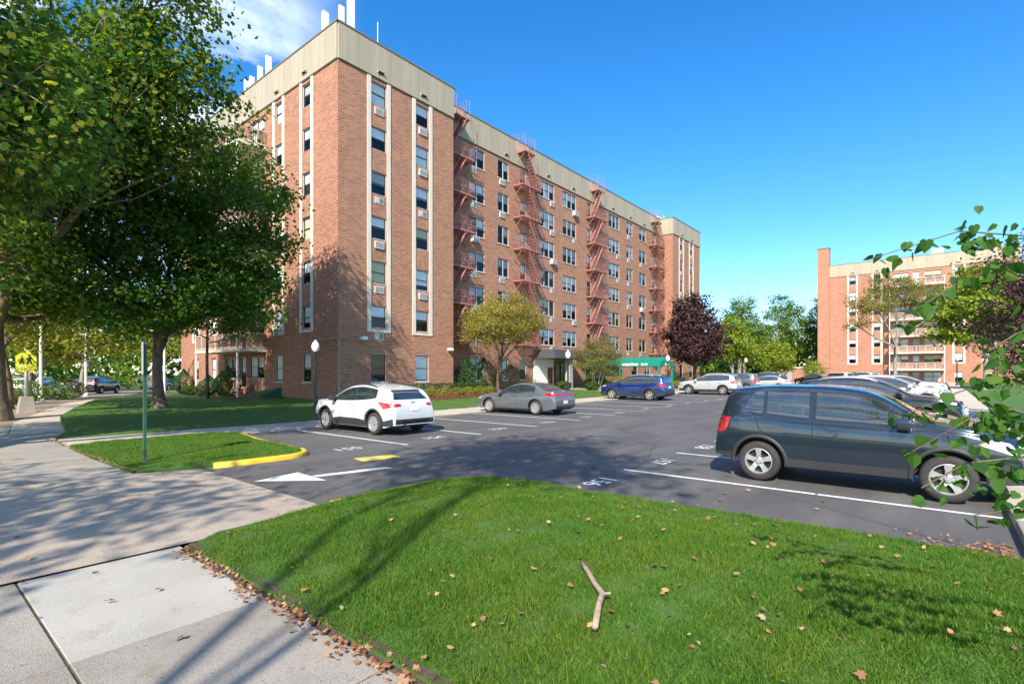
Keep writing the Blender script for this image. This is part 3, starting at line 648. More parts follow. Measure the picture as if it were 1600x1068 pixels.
# the second block, beyond the lot
random.seed(31)
B2 = tag(empty('apartment_building', (93,-11.6,-.95)), 'distant red brick apartment block with white balconies and a brick chimney', 'building')
side_facade(B2, (0,0,0), M['brick_far'])
facade(B2, (0,-25,0), 0, 30, Z0, ZB+.02, [], M['brick_far']); facade(B2, (30,0,0), R(180), 30, Z0, ZB+.02, [], M['brick_far']); facade(B2, (30,-25,0), R(90), 25, Z0, ZB+.02, [], M['brick_far'])
parapet(B2, (0,-25,0), 0, 30, ZB, ZT); parapet(B2, (30,0,0), R(180), 30, ZB, ZT)
mb = MB(); mb.box(.1, 29.9, -24.9, -.1, ZB+.7, ZB+.9); mb.build('roof', M['coping_and_shade_line'], B2)
fc = facade(B2, (-.25,1.85,0), R(-90), 1.83, Z0, 25.7, [], M['brick_far'], name='chimney')
for loc, rz, w in (((-.25,.02,0), 0, 1.5), ((1.25,1.85,0), R(180), 1.5), ((1.25,.02,0), R(90), 1.83)): facade(B2, loc, rz, w, Z0, 25.7, [], M['brick_far'], name='chimney')
mb = MB(); mb.box(-.32, 1.32, -.05, 1.92, 25.7, 25.85); mb.build('chimney_cap', M['coping_and_shade_line'], B2)
mb = MB(); mb.box(6, 7.6, -16, -14.4, ZT, ZT+2.0); mb.build('roof_hut', M['slab_paint'], B2)
# low brick store beside it
st = tag(empty('brick_store', (86,-5.5,.3)), 'low brick store building with a wide grey door beside the chimney', 'building')
facade(st, (0,3.2,0), R(-90), 6.4, -.3, 2.6, [(1.6,4.6,0,2.1)], M['brick_far'], back=False); facade(st, (0,-3.2,0), 0, 5, -.3, 2.6, [], M['brick_far']); facade(st, (5,3.2,0), R(180), 5, -.3, 2.6, [], M['brick_far'])
mb = MB(); mb.box(-.15, 5.1, -3.3, 3.3, 2.6, 2.8); mb.build('roof', M['slab_paint'], st); mb = MB(); mb.box(.12, .2, -1.4, 1.6, -.2, 2.1)
for k in range(4): mb.box(.1, .12, -1.38, 1.58, .1+k*.5, .5+k*.5)
mb.build('door', M['grey_paint'], st)
# green awning
aw = tag(empty('awning', (31.3,-2.6,lawn_a(31,-3))), 'dark green fabric entrance awning on green posts behind the blue car', 'awning')
hl = 4.2; mb = MB()
A = [(-1.6,-hl,2.1),(1.6,-hl,2.1),(1.6,-hl,2.45),(0,-hl,3.0),(-1.6,-hl,2.45)]; Bq = [(x, hl-.1, z) for x, y, z in A]
mb.add(A+Bq, [(0,1,2,3,4)[::-1], (0,4,9,5), (4,3,8,9), (3,2,7,8), (2,1,6,7)]); mb.build('canopy', M['awning'], aw)
for x in (-1.52, 1.52):
    for y in (-4.1, 0, 4.0): mb = MB(); mb.box(x-.05, x+.05, y-.05, y+.05, -.1, 2.12) if y > -4 else mb.box(x-.09, x+.09, y-.09, y+.09, -.2, 2.12); mb.build('post', M['awning'], aw)
text_mesh('lettering', 'ROBERTSON   10-40', .3, M['white_paint'], aw, (-1.612,-1.6,2.27), (R(90),0,R(-90)), .002, .01)
text_mesh('lettering', 'ROAD', .34, M['white_paint'], aw, (0,-hl-.012,2.27), (R(90),0,0), .002, .01); text_mesh('lettering', '10', .34, M['white_paint'], aw, (0,-hl-.012,2.65), (R(90),0,0), .002, .01)
# ------------------------------------------------------------------ vehicles
def interp(pts, x):
    xs = [p[0] for p in pts]; zs = [p[1] for p in pts]
    if xs[0] > xs[-1]: xs = xs[::-1]; zs = zs[::-1]
    # monotone cubic through the points
    if x <= xs[0]: return zs[0]
    if x >= xs[-1]: return zs[-1]
    i = max(k for k in range(len(xs)) if xs[k] <= x); i = min(i, len(xs)-2)
    h = xs[i+1]-xs[i]; t = (x-xs[i])/h; d = [(zs[k+1]-zs[k])/(xs[k+1]-xs[k]) for k in range(len(xs)-1)]
    def sl(k):
        if k == 0: return d[0]
        if k == len(xs)-1: return d[-1]
        return 0. if d[k-1]*d[k] <= 0 else 2*d[k-1]*d[k]/(d[k-1]+d[k])
    m0, m1 = sl(i), sl(i+1)
    return (2*t**3-3*t*t+1)*zs[i] + (t**3-2*t*t+t)*h*m0 + (-2*t**3+3*t*t)*zs[i+1] + (t**3-t*t)*h*m1
PLAST = pm('black_plastic', (.028, .028, .03), .55, var=.1); RUBBER = pm('tyre_rubber', (.028, .026, .025), .8, var=.25, scale=8, bump=.3, bscale=60)
CARGLASS = pm('car_glass', (.022, .030, .031), .02, var=.4, scale=2.5, coat=1.0, spec=1.0); CHROME = pm('chrome', (.6, .6, .6), .2, metal=.9, var=.05)
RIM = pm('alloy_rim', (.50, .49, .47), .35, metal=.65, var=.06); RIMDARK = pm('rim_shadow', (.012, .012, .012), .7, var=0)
REDL = pm('tail_light', (.42, .008, .012), .12, var=.2, scale=30, coat=.8); HEADL = pm('head_light', (.36, .38, .40), .1, var=.25, scale=22, coat=.8); AMBER = pm('amber_light', (.55, .17, .02), .15, var=0, coat=.6)
PLATE = pm('number_plate', (.62, .60, .50), .5, var=.1, scale=14); SEAM = pm('panel_gap', (.006, .006, .006), .8, var=0); SILVERP = pm('silver_plastic', (.42, .42, .43), .4, metal=.3, var=.05)
def paint(name, c, metal=.35, rough=.32):
    return pm(name, c, rough, metal=metal, var=.05, scale=2, coat=1.0)
def wheel_meshes(Rw, wid, rim_r, nsp, dark_rim=False):
    t = MB(); h = wid/2
    t.lathe([(rim_r, -h+.01), (rim_r+.02, -h), (Rw-.035, -h+.004), (Rw-.008, -h+.03), (Rw, -h+.055), (Rw, h-.055), (Rw-.008, h-.03), (Rw-.035, h-.004), (rim_r+.02, h), (rim_r, h-.01), (rim_r-.012, h-.05), (rim_r-.012, -h+.05)], n=36, axis='y')
    r = MB(); r.lathe([(rim_r, -h+.012), (rim_r-.012, -h+.008), (rim_r-.022, -h+.02), (rim_r-.03, -h+.09), (rim_r-.03, h-.04)], n=36, axis='y')
    for k in range(nsp):
        for off in (-.0,):
            a = 2*math.pi*k/nsp + math.pi/2
            ca, sa = math.cos(a), math.sin(a); p = []
            for rr, hw_, y in ((.035, .045, -h+.035), (rim_r*.5, .036, -h+.022), (rim_r-.012, .052, -h+.016)):
                for s in (-1, 1): p.append((rr*ca - s*hw_*sa, y, rr*sa + s*hw_*ca))
            p += [(x, y+.035, z) for x, y, z in p]
            r.add(p, [(0,1,3,2),(2,3,5,4),(0,2,8,6),(2,4,10,8),(1,7,9,3),(3,9,11,5),(6,8,9,7),(8,10,11,9),(4,5,11,10)])
    r.lathe([(.001, -h+.02), (.045, -h+.022), (.062, -h+.03), (.066, -h+.06)], n=16, axis='y')
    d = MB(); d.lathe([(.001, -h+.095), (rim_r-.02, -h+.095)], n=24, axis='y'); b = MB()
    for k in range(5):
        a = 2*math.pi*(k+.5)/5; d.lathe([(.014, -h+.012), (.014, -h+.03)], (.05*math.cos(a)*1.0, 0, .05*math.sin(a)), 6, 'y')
    return t.mesh('tyre', RUBBER, smooth='fix'), r.mesh('rim', RIM, smooth=False), d.mesh('hub_shadow', RIMDARK)
def make_car(name, sp, col):
    L, Wd, top, belt = sp['L'], sp['W']/2, sp['top'], sp['belt']; xf, xr, Rw = sp['xf'], sp['xr'], sp['Rw']; Ra = Rw+.065; sill = sp.get('sill', .22)
    lean = sp.get('lean', .27)
    root = empty(name)
    def wf(x):
        e = (abs(x)-(L/2-.75))/.75; return 1-(sp.get('taper_f', .22) if x > 0 else sp.get('taper_r', .15))*max(0, e)**2.4
    def zlow(x):
        z = sill + .04*sm((abs(x)-(L/2-.5))/.5) + (.06*sm((-x-(L/2-.6))/.6))
        for xa in (xf, xr):
            d = abs(x-xa)
            if d < Ra: z = max(z, Rw+math.sqrt(Ra*Ra-d*d))
        return z
    def zb(x): return min(interp(belt, x), interp(top, x)-.012)
    GP = [(0,.935),(.12,.955),(.35,.985),(.62,1.0),(.86,.985),(1,.955)]
    def ys(x, z):
        t = (z-sill)/max(.05, zb(x)-sill); return Wd*wf(x)*float(np.interp(t, [p[0] for p in GP], [p[1] for p in GP]))
    st = set(np.linspace(-L/2, L/2, 64).tolist())
    for xa in (xf, xr): st |= {xa+Ra*math.sin(R(a)) for a in range(-90, 91, 9)} | {xa-Ra-.002, xa+Ra+.002}
    st |= {L/2-.01, L/2-.03, L/2-.07, -L/2+.01, -L/2+.03, -L/2+.07}
    st = sorted(st); rows = []
    for x in st:
        zl, b, t = zlow(x), zb(x), interp(top, x); sec = []
        zl = min(zl, b-.03)
        for k in range(10): z = zl+(b-zl)*k/9; sec.append((x, ys(x, z), z))
        g = t-b; yb = ys(x, b)-.045*sm(g/.3); ye = max(.25*yb, yb-lean*g*.87); ze = b+.87*g
        for k in range(1, 5): f = k/4; sec.append((x, yb+(ye-yb)*f - .02*math.sin(f*math.pi)*(-1 if g > .2 else 0), b+(ze-b)*f))
        for k in range(1, 9): th = R(90*k/8); sec.append((x, ye*max(0, math.cos(th))**.7, ze+(t-ze)*math.sin(th)))
        rows.append(sec)
    nb = len(rows[0]); mb = MB(); vs = []
    for sec in rows: vs += sec + [(x, -y, z) for x, y, z in sec[-2::-1]]
    m = 2*nb-1
    fs = [(i*m+k, (i+1)*m+k, (i+1)*m+k+1, i*m+k+1) for i in range(len(rows)-1) for k in range(m-1)]
    mb.add(vs, fs); o0 = 0
    for i in (0, len(rows)-1): mb.add([vs[i*m+k] for k in range(m)], [tuple(range(m))])
    body = mb.mesh('body', col, smooth='fix')
    for p in body.polygons:
        if len(p.vertices) > 4: p.use_smooth = False
    link('body', body, root)
    bvh = BVHTree.FromPolygons([v.co.copy() for v in body.vertices], [tuple(p.vertices) for p in body.polygons])
    def cast(ax, a, b):
        o, d = {'L': ((a, 3, b), (0,-1,0)), 'Rt': ((a, -3, b), (0,1,0)), 'F': ((4, a, b), (-1,0,0)), 'B': ((-4, a, b), (1,0,0)), 'T': ((a, b, 4), (0,0,-1))}[ax]
        h = bvh.ray_cast(Vector(o), Vector(d))
        if h[0] is None: h = bvh.find_nearest(Vector({'L': (a, Wd, b), 'Rt': (a, -Wd, b), 'F': (L/2, a, b), 'B': (-L/2, a, b), 'T': (a, b, 1)}[ax]))
        n = h[1]; n = -n if n.dot(Vector(d)) > 0 else n
        return h[0], n
    def patch(nm, ax, poly, mt, off=.005, step=.07, skirt=False, par=None):
        v2, fs = poly_grid(poly, step); pts = []; base = []
        for a, b in v2: p, n = cast(ax, a, b); pts.append(p+n*off); base.append(p-n*.004)
        mb = MB(); mb.add(pts, fs)
        if skirt:
            cnt = {}
            for f in fs:
                for i in range(len(f)): e = (f[i], f[(i+1) % len(f)]); cnt[e] = 1
            o = len(mb.v); mb.v += [tuple(p) for p in base]
            for (i, j) in cnt:
                if (j, i) not in cnt: mb.f.append((i, j, o+j, o+i)); mb.m.append(0)
        return mb.build(nm, mt, par or root, smooth='fix' if not skirt else False)
    def both(nm, poly, mt, **kw):
        for ax in ('L', 'Rt'): patch(nm, ax, poly, mt, **kw)
    def seam(nm, ax, pts, w=.011):
        mb = MB(); P = []
        for (a, b) in zip(pts, pts[1:]):
            n = max(1, int(math.dist(a, b)/.05))
            P += [(a[0]+(b[0]-a[0])*k/n, a[1]+(b[1]-a[1])*k/n) for k in range(n)]
        P.append(pts[-1]); vs = []
        for i, p in enumerate(P):
            q0, q1 = P[max(0, i-1)], P[min(len(P)-1, i+1)]; dx, dy = q1[0]-q0[0], q1[1]-q0[1]; l = math.hypot(dx, dy) or 1
            for s in (-1, 1): c, n = cast(ax, p[0]-s*dy/l*w/2, p[1]+s*dx/l*w/2); vs.append(c+n*.0035)
        mb.add(vs, [(2*i, 2*i+1, 2*i+3, 2*i+2) for i in range(len(P)-1)]); mb.build(nm, SEAM, root)
    # side glass from the belt up to the roof rail
    def zhi(x): b, t = zb(x), interp(top, x); return b+.87*(t-b)-.04
    xs = np.linspace(sp['glass'][0][0]+.03, sp['glass'][-1][1]-.03, 30); ok = [x for x in xs if zhi(x)-zb(x) > .05]
    if sp.get('black_pillars', True): both('window_trim', [(x, zb(x)+.012) for x in ok]+[(x, zhi(x)+.014) for x in ok[::-1]], PLAST, off=.0022)
    else:
        for x0, x1, _ in sp['glass'][:-1]:
            g_ = [x for x in np.linspace(x0+.018, x1-.018, 14) if zhi(x)-zb(x) > .06]; both('window_trim', [(x, zb(x)+.014) for x in g_]+[(x, zhi(x)+.014) for x in g_[::-1]], SEAM, off=.0022)
    for x0, x1, slant in sp['glass']:
        xs = np.linspace(x0, x1, 14); lo = [(x, zb(x)+.03) for x in xs if zhi(x)-zb(x) > .07]
        hi = [(x0+(x-x0)*(1-slant/max(.01, x0-x1)), zhi(x)) for x in xs if zhi(x)-zb(x) > .07]
        both('side_window', lo+hi[::-1], CARGLASS, off=.004)
    if sp.get('win_trim'):
        xs = np.linspace(sp['glass'][0][1]-.02, sp['glass'][-1][0]+.02, 20)
    x0, x1 = sp['ws']; y0 = ys(x0, zb(x0))*.90; b, t = zb(x1), interp(top, x1); y1 = (ys(x1, b)-lean*.82*(t-b))*.93
    patch('windscreen', 'T', [(x0, -y0), (x0, y0), (x1, y1), (x1, -y1)], CARGLASS, step=.1)
    for nm, poly, mt, ax in sp['patches']:
        k = dict(off=.006, skirt=True) if nm in ('door_handle', 'badge', 'number_plate') else {}
        if nm == 'door_handle': k['off'] = .03
        if nm == 'number_plate': k['off'] = .015
        if ax == 'S': both(nm, poly, mt, **k)
        else: patch(nm, ax, poly, mt, **k)
    for pts in sp['seams']:
        for ax in ('L', 'Rt'): seam('door_seam', ax, pts)
    # wheel-arch trims and lower cladding
    if sp.get('arch', True):
        for xa in (xf, xr):
            for sgn, ax in ((1, 'L'), (-1, 'Rt')):
                am = MB(); vs = []; n = 26
                for k in range(n+1):
                    a = R(-8+196*k/n)
                    for rr, off in ((Ra-.004, -.02), (Ra+.004, .018), (Ra+.058, .016), (Ra+.062, .0)):
                        px_, pz = xa+rr*math.cos(a), max(sill+.01, Rw+rr*math.sin(a)); p, nn = cast(ax, px_, max(pz, Rw*.6)); vs.append((px_, p.y+sgn*off, pz))
                am.add(vs, [(4*k+j, 4*k+j+1, 4*k+j+5, 4*k+j+4) for k in range(n) for j in range(3)])
                am.build('wheel_arch_trim', sp.get('trim', PLAST), root, smooth='fix')
    # dark underbody fills the arches
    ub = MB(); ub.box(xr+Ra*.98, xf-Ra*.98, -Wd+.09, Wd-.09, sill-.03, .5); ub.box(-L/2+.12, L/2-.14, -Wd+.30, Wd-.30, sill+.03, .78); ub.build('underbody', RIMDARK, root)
    tm, rm, hm = sp['_wheel']
    for x in (xf, xr):
        for s in (-1, 1):
            w = link('wheel', tm, root, (x, s*(Wd-.115), Rw), 0 if s < 0 else math.pi); link('rim', rm, w); link('hub_shadow', hm, w)
    for s in (-1, 1):                                        # door mirrors
        xm, zm = sp['mirror']; yb = ys(xm, zm)
        mm = MB(); mm.box(xm-.09, xm+.10, s*(yb+.14)-.10, s*(yb+.14)+.10, zm+.0, zm+.16); e = mm.build('mirror', sp.get('mirror_mat', col), root, bevel=.045)
        ms = MB(); ms.bar((xm+.03, s*(yb-.03), zm-.03), (xm+.02, s*(yb+.10), zm+.03), .07, .05); ms.build('mirror_arm', PLAST, e)
    if sp.get('rails'):
        xa, xb2 = sp['rails']
        for s in (-1, 1):
            pts = []
            for x in np.linspace(xa, xb2, 9):
                b, t = zb(x), interp(top, x); y = (ys(x, b)-lean*.82*(t-b))*.9; pp, n = cast('T', x, s*y); e = abs((x-xa)/(xb2-xa)-.5)*2; pts.append((x, pp.y, pp.z+.045*(1-e**6)))
            rm2 = MB(); rm2.tube(pts, .022, 6); rm2.build('roof_rail', sp.get('rail_mat', PLAST), root, smooth=True)
    return root
def rect(x0, x1, z0, z1, r=0): return [(x0,z0),(x1,z0),(x1,z1),(x0,z1)]
W_A = wheel_meshes(.342, .21, .225, 5); W_B = wheel_meshes(.345, .22, .235, 10); W_C = wheel_meshes(.325, .21, .225, 8)
SP = {}
SP['old_suv'] = dict(black_pillars=False, L=4.25, W=1.78, xf=1.26, xr=-1.295, Rw=.342, _wheel=W_A, sill=.29,
    top=[(2.125,.66),(2.118,.80),(2.08,.93),(1.98,1.005),(1.7,1.06),(1.3,1.10),(1.10,1.13),(.62,1.385),(.36,1.525),(.10,1.60),(-.45,1.645),(-1.0,1.645),(-1.5,1.615),(-1.84,1.565),(-1.90,1.48),(-1.99,1.22),(-2.05,1.03),(-2.09,.90),(-2.12,.74),(-2.125,.62)],
    belt=[(2.12,.62),(2.05,.86),(1.7,.95),(1.2,1.0),(.8,1.02),(0,1.045),(-.8,1.085),(-1.4,1.125),(-1.85,1.12),(-2.05,.95),(-2.12,.7)],
    glass=[(.98,.62,0),(.55,-.42,0),(-.52,-1.20,0),(-1.25,-1.58,0)], ws=(1.12,.20), mirror=(.74,1.03),
    seams=[[(.86,.98),(.92,.7),(.88,.34)], [(-.46,1.5),(-.47,1.05),(-.45,.34)], [(-1.58,1.30),(-1.36,1.12),(-1.28,.9),(-.98,.62),(-.9,.34)], [(-.9,.345),(.88,.345)], [(1.9,.90),(1.6,.99),(1.0,1.06)]],
    patches=[('lower_cladding', rect(-.86,.84,.295,.43), PLAST, 'S'), ('door_handle', [(-.40,.90),(-.18,.91),(-.18,.94),(-.40,.935)], None, 'S'), ('door_handle', [(-1.16,.94),(-.96,.95),(-.96,.98),(-1.16,.975)], None, 'S'),
      ('tail_light', [(-1.90,.84),(-2.06,.80),(-2.08,1.0),(-1.99,1.10),(-1.80,1.09)], REDL, 'S'), ('tail_light', [(.58,.78),(.80,.80),(.80,1.08),(.62,1.04)], REDL, 'B'), ('tail_light', [(-.58,.78),(-.80,.80),(-.80,1.08),(-.62,1.04)][::-1], REDL, 'B'),
      ('rear_window', [(-.60,1.13),(.60,1.13),(.52,1.46),(-.52,1.46)], CARGLASS, 'B'), ('rear_bumper', rect(-.72,.72,.32,.52), PLAST, 'B'), ('number_plate', rect(-.15,.15,.72,.87), PLATE, 'B'),
      ('head_light', [(1.62,.86),(1.98,.74),(2.04,.80),(1.96,.90),(1.76,.945)], HEADL, 'S'), ('indicator', [(1.60,.865),(1.70,.85),(1.80,.93),(1.70,.93)], AMBER, 'S'), ('head_light', rect(.45,.74,.74,.88), HEADL, 'F'), ('head_light', rect(-.74,-.45,.74,.88), HEADL, 'F'),
      ('grille', rect(-.42,.42,.60,.74), PLAST, 'F'), ('lower_grille', rect(-.5,.5,.34,.54), PLAST, 'F'), ('fog_recess', [(1.80,.44),(1.98,.44),(1.99,.62),(1.90,.62)], PLAST, 'S'), ('bumper_trim', rect(1.66,2.08,.30,.42), PLAST, 'S'), ('rear_trim', rect(-2.08,-1.70,.30,.46), PLAST, 'S')])
def _short(p): return [((x if abs(x) < 1.3 else math.copysign(1.3+(abs(x)-1.3)*.93, x)), z) for x, z in p]
_o = SP['old_suv']; _o['L'] = 4.135; _o['top'] = [(x, z+(.035 if z > 1.3 else 0)) for x, z in _short(_o['top'])]; _o['belt'] = [(x, z+(.03 if -1.9 < x < 1.3 else 0)) for x, z in _short(_o['belt'])]
_o['patches'] = [(n, _short(p) if a_ in ('S', 'T') else p, m, a_) for n, p, m, a_ in _o['patches']]; _o['seams'] = [_short(p) for p in _o['seams']]
_o['glass'] = [(.98,.62,0),(.55,-.42,0),(-.52,-1.17,0),(-1.23,-1.62,.24)]
SP['new_suv'] = dict(L=4.54, W=1.82, xf=1.34, xr=-1.36, Rw=.345, _wheel=W_B, sill=.22, rails=(.25,-1.35),
    top=[(2.27,.60),(2.26,.78),(2.2,.90),(2.0,.97),(1.5,1.02),(1.05,1.07),(.5,1.34),(.2,1.465),(-.1,1.53),(-.6,1.555),(-1.1,1.51),(-1.5,1.44),(-1.74,1.38),(-1.84,1.30),(-2.06,1.08),(-2.18,.97),(-2.25,.82),(-2.27,.62)],
    belt=[(2.26,.58),(2.1,.84),(1.6,.94),(1.0,.985),(.2,1.0),(-.6,1.03),(-1.2,1.08),(-1.7,1.14),(-2.0,1.02),(-2.25,.75)],
    glass=[(.92,-.28,0),(-.36,-1.02,0),(-1.08,-1.42,0)], ws=(1.08,.15), mirror=(.74,1.0), mirror_mat=None,
    seams=[[(.9,.95),(.95,.7),(.9,.4)], [(-.32,1.4),(-.33,1.0),(-.32,.4)], [(-1.2,1.1),(-1.12,.9),(-.92,.6),(-.9,.4)]],
    patches=[('lower_cladding', [(-.95,.23),(.92,.23),(.92,.42),(.5,.47),(-.5,.47),(-.95,.42)], PLAST, 'S'), ('door_handle', rect(-.30,-.10,.90,.93), None, 'S'), ('door_handle', rect(-1.04,-.84,.93,.96), None, 'S'),
      ('tail_light', [(-1.62,.985),(-1.86,.80),(-2.15,.86),(-2.13,.98),(-1.60,1.02)], REDL, 'S'), ('tail_light', [(.50,.88),(.82,.86),(.82,.98),(.50,.96)], REDL, 'B'), ('tail_light', [(-.82,.86),(-.50,.88),(-.50,.96),(-.82,.98)], REDL, 'B'),
      ('rear_window', [(-.66,1.08),(.66,1.08),(.52,1.29),(-.52,1.29)], CARGLASS, 'B'), ('spoiler', [(-.56,1.30),(.56,1.30),(.54,1.37),(-.54,1.37)], PLAST, 'B'), ('rear_bumper', rect(-.74,.74,.28,.50), PLAST, 'B'), ('skid_plate', [(-.5,.36),(.5,.36),(.56,.45),(-.56,.45)], SILVERP, 'B'), ('number_plate', rect(-.16,.16,.74,.89), PLATE, 'B'), ('badge', [(-.09,.97),(.09,.97),(.08,1.0),(-.08,1.0)], CHROME, 'B'),
      ('rear_trim', [(-2.2,.28),(-1.76,.28),(-1.76,.42),(-2.2,.52)], PLAST, 'S'), ('front_trim', rect(1.78,2.2,.25,.50), PLAST, 'S'), ('head_light', [(1.95,.80),(2.16,.78),(2.14,.86),(1.9,.90)], PLAST, 'S'), ('grille', rect(-.6,.6,.5,.8), PLAST, 'F')])
SP['sedan'] = dict(L=4.68, W=1.825, xf=1.40, xr=-1.32, Rw=.325, _wheel=W_C, sill=.20, arch=False, lean=.42,
    top=[(2.34,.50),(2.32,.62),(2.22,.72),(1.8,.83),(1.3,.91),(1.0,.95),(.4,1.22),(.05,1.35),(-.35,1.415),(-.8,1.41),(-1.2,1.32),(-1.7,1.10),(-1.92,1.035),(-2.2,1.03),(-2.27,.97),(-2.32,.82),(-2.34,.62)],
    belt=[(2.33,.48),(2.1,.68),(1.5,.80),(.9,.87),(0,.90),(-.8,.935),(-1.5,.98),(-1.95,.985),(-2.2,.97),(-2.33,.7)],
    glass=[(.88,-.22,0),(-.29,-1.22,0)], ws=(1.02,.02), mirror=(.62,.90),
    seams=[[(.9,.86),(.95,.6),(.9,.3)], [(-.26,1.3),(-.27,.9),(-.25,.3)], [(-1.25,1.0),(-1.15,.8),(-.95,.5),(-.93,.3)]],
    patches=[('sill_trim', rect(-.92,.95,.205,.27), PLAST, 'S'), ('door_handle', rect(-.2,0,.80,.825), None, 'S'), ('door_handle', rect(-1.1,-.9,.84,.865), None, 'S'),
      ('tail_light', [(-1.75,.90),(-2.25,.80),(-2.27,.92),(-2.1,.97),(-1.85,.965)], REDL, 'S'), ('tail_light', rect(-.82,.82,.84,.93), REDL, 'B'), ('number_plate', rect(-.16,.16,.5,.64), PLATE, 'B'), ('rear_bumper', rect(-.7,.7,.24,.42), PLAST, 'B'), ('rear_window', [(-.64,1.06),(.64,1.06),(.5,1.32),(-.5,1.32)], CARGLASS, 'B'), ('rear_glass', [(-1.05,-.50),(-1.70,-.62),(-1.70,.62),(-1.05,.50)][::-1], CARGLASS, 'T'),
      ('head_light', [(1.9,.66),(2.2,.60),(2.2,.68),(1.85,.76)], HEADL, 'S'), ('grille', rect(-.5,.5,.35,.6), PLAST, 'F')])
SP['crossover'] = dict(L=4.64, W=1.85, xf=1.40, xr=-1.30, Rw=.345, _wheel=W_A, sill=.24, rails=(.2,-1.5), rail_mat=SILVERP,
    top=[(2.32,.60),(2.30,.84),(2.22,.95),(1.9,1.02),(1.4,1.08),(1.1,1.12),(.55,1.42),(.25,1.56),(-.05,1.63),(-.6,1.67),(-1.2,1.65),(-1.75,1.58),(-2.0,1.53),(-2.08,1.42),(-2.17,1.15),(-2.24,1.02),(-2.30,.85),(-2.32,.65)],
    belt=[(2.31,.58),(2.1,.88),(1.6,.98),(1.0,1.02),(0,1.05),(-.8,1.08),(-1.6,1.12),(-2.05,1.08),(-2.3,.8)],
    glass=[(.98,-.20,0),(-.28,-1.12,0),(-1.2,-1.75,0)], ws=(1.12,.15), mirror=(.78,1.04),
    seams=[[(.95,1.0),(1.0,.7),(.95,.36)], [(-.24,1.5),(-.25,1.0),(-.24,.36)], [(-1.2,1.15),(-1.1,.9),(-.9,.6),(-.88,.36)]],
    patches=[('lower_cladding', rect(-.9,.95,.245,.42), PLAST, 'S'), ('door_handle', rect(-.2,0,.94,.97), None, 'S'), ('door_handle', rect(-1.08,-.88,.97,1.0), None, 'S'),
      ('tail_light', [(-1.85,.95),(-2.22,.86),(-2.24,1.05),(-2.12,1.16),(-1.98,1.12)], REDL, 'S'), ('tail_light', rect(.56,.84,.88,1.1), REDL, 'B'), ('tail_light', rect(-.84,-.56,.88,1.1), REDL, 'B'), ('rear_window', [(-.66,1.14),(.66,1.14),(.56,1.46),(-.56,1.46)], CARGLASS, 'B'), ('number_plate', rect(-.16,.16,.78,.92), PLATE, 'B'), ('rear_bumper', rect(-.76,.76,.28,.5), PLAST, 'B'), ('rear_trim', rect(-2.2,-1.72,.30,.5), PLAST, 'S'), ('front_trim', rect(1.82,2.22,.28,.48), PLAST, 'S'),
      ('head_light', [(1.8,.90),(2.18,.82),(2.2,.9),(1.85,.98)], HEADL, 'S'), ('grille', rect(-.55,.55,.55,.82), PLAST, 'F')])
SP['box_car'] = dict(SP['crossover'], L=4.16, W=1.80, xf=1.28, xr=-1.27, rails=None,
    top=[(2.08,.6),(2.06,.85),(1.95,.98),(1.5,1.06),(1.2,1.1),(.75,1.42),(.5,1.55),(.1,1.60),(-.8,1.61),(-1.5,1.585),(-1.85,1.55),(-1.95,1.35),(-2.02,1.05),(-2.07,.8),(-2.08,.62)],
    belt=[(2.07,.58),(1.9,.9),(1.3,1.0),(0,1.03),(-1,1.06),(-1.75,1.1),(-2.05,.9)], glass=[(1.0,-.15,0),(-.22,-1.05,0),(-1.12,-1.6,0)], ws=(1.22,.45), mirror=(.85,1.02),
    patches=[('tail_light', rect(-2.02,-1.86,.8,1.3), REDL, 'S'), ('rear_window', rect(-.55,.55,1.12,1.45), CARGLASS, 'B'), ('number_plate', rect(-.16,.16,.7,.84), PLATE, 'B'), ('rear_bumper', rect(-.7,.7,.28,.5), PLAST, 'B'), ('lower_cladding', rect(-.8,.85,.245,.36), PLAST, 'S')])
_protos = {}
def car(kind, pcol, loc, rz, label, group=None, cat='car', nm='parked_car'):
    sp = dict(SP[kind]); sp['patches'] = [(n, p, m if m is not None else pcol, a) for n, p, m, a in sp['patches']]
    if sp.get('mirror_mat', 1) is None: sp['mirror_mat'] = PLAST if kind == 'new_suv' else pcol
    key = (kind, pcol.name)
    if key in _protos: o = copy_tree(_protos[key])
    else: o = make_car(nm, sp, pcol); _protos[key] = o
    o.location = loc; o.rotation_euler = (0, 0, rz); tag(o, label, cat, group); return o
P_DARK = paint('slate_blue_paint', (.022, .036, .054), .5, .16); P_WHITE = paint('white_car_paint', (.52, .53, .54), 0, .3); P_GREY = paint('grey_car_paint', (.115, .125, .135), .3)
P_BLUE = paint('blue_car_paint', (.008, .03, .14), .4); P_SILV = paint('silver_paint', (.50, .51, .52), .4); P_BLACK = paint('black_paint', (.010, .010, .012), .2, .2)
P_MID = paint('steel_blue_paint', (.10, .14, .19), .5); P_CREAM = paint('cream_paint', (.50, .47, .34), .1); P_RED = paint('maroon_paint', (.12, .012, .015), .3)
NX, PX = R(-90), R(90)
def lot_car(kind, p, x, y, face, label, group='cars parked in the lot'): return car(kind, p, (x, y, lot_z(x)+.004), face, label, group)
lot_car('old_suv', P_DARK, -6.33, -26.03, NX, 'dark slate blue compact SUV parked nearest the front lawn')
lot_car('new_suv', P_WHITE, -6.5, -12.42, PX, 'white compact SUV with black wheel arches in front of the brick tower')
lot_car('sedan', P_GREY, 2.15, -12.15, PX, 'grey four-door sedan parked in front of the yellow-green tree')
lot_car('crossover', P_BLUE, 15.2, -11.5, PX, 'deep blue crossover parked beside the green awning')
lot_car('crossover', P_SILV, 25.6, -12.8, PX, 'silver crossover parked beyond the blue one')
lot_car('old_suv', P_GREY, 31.6, -12.9, PX, 'grey hatchback partly hidden behind the silver crossover')
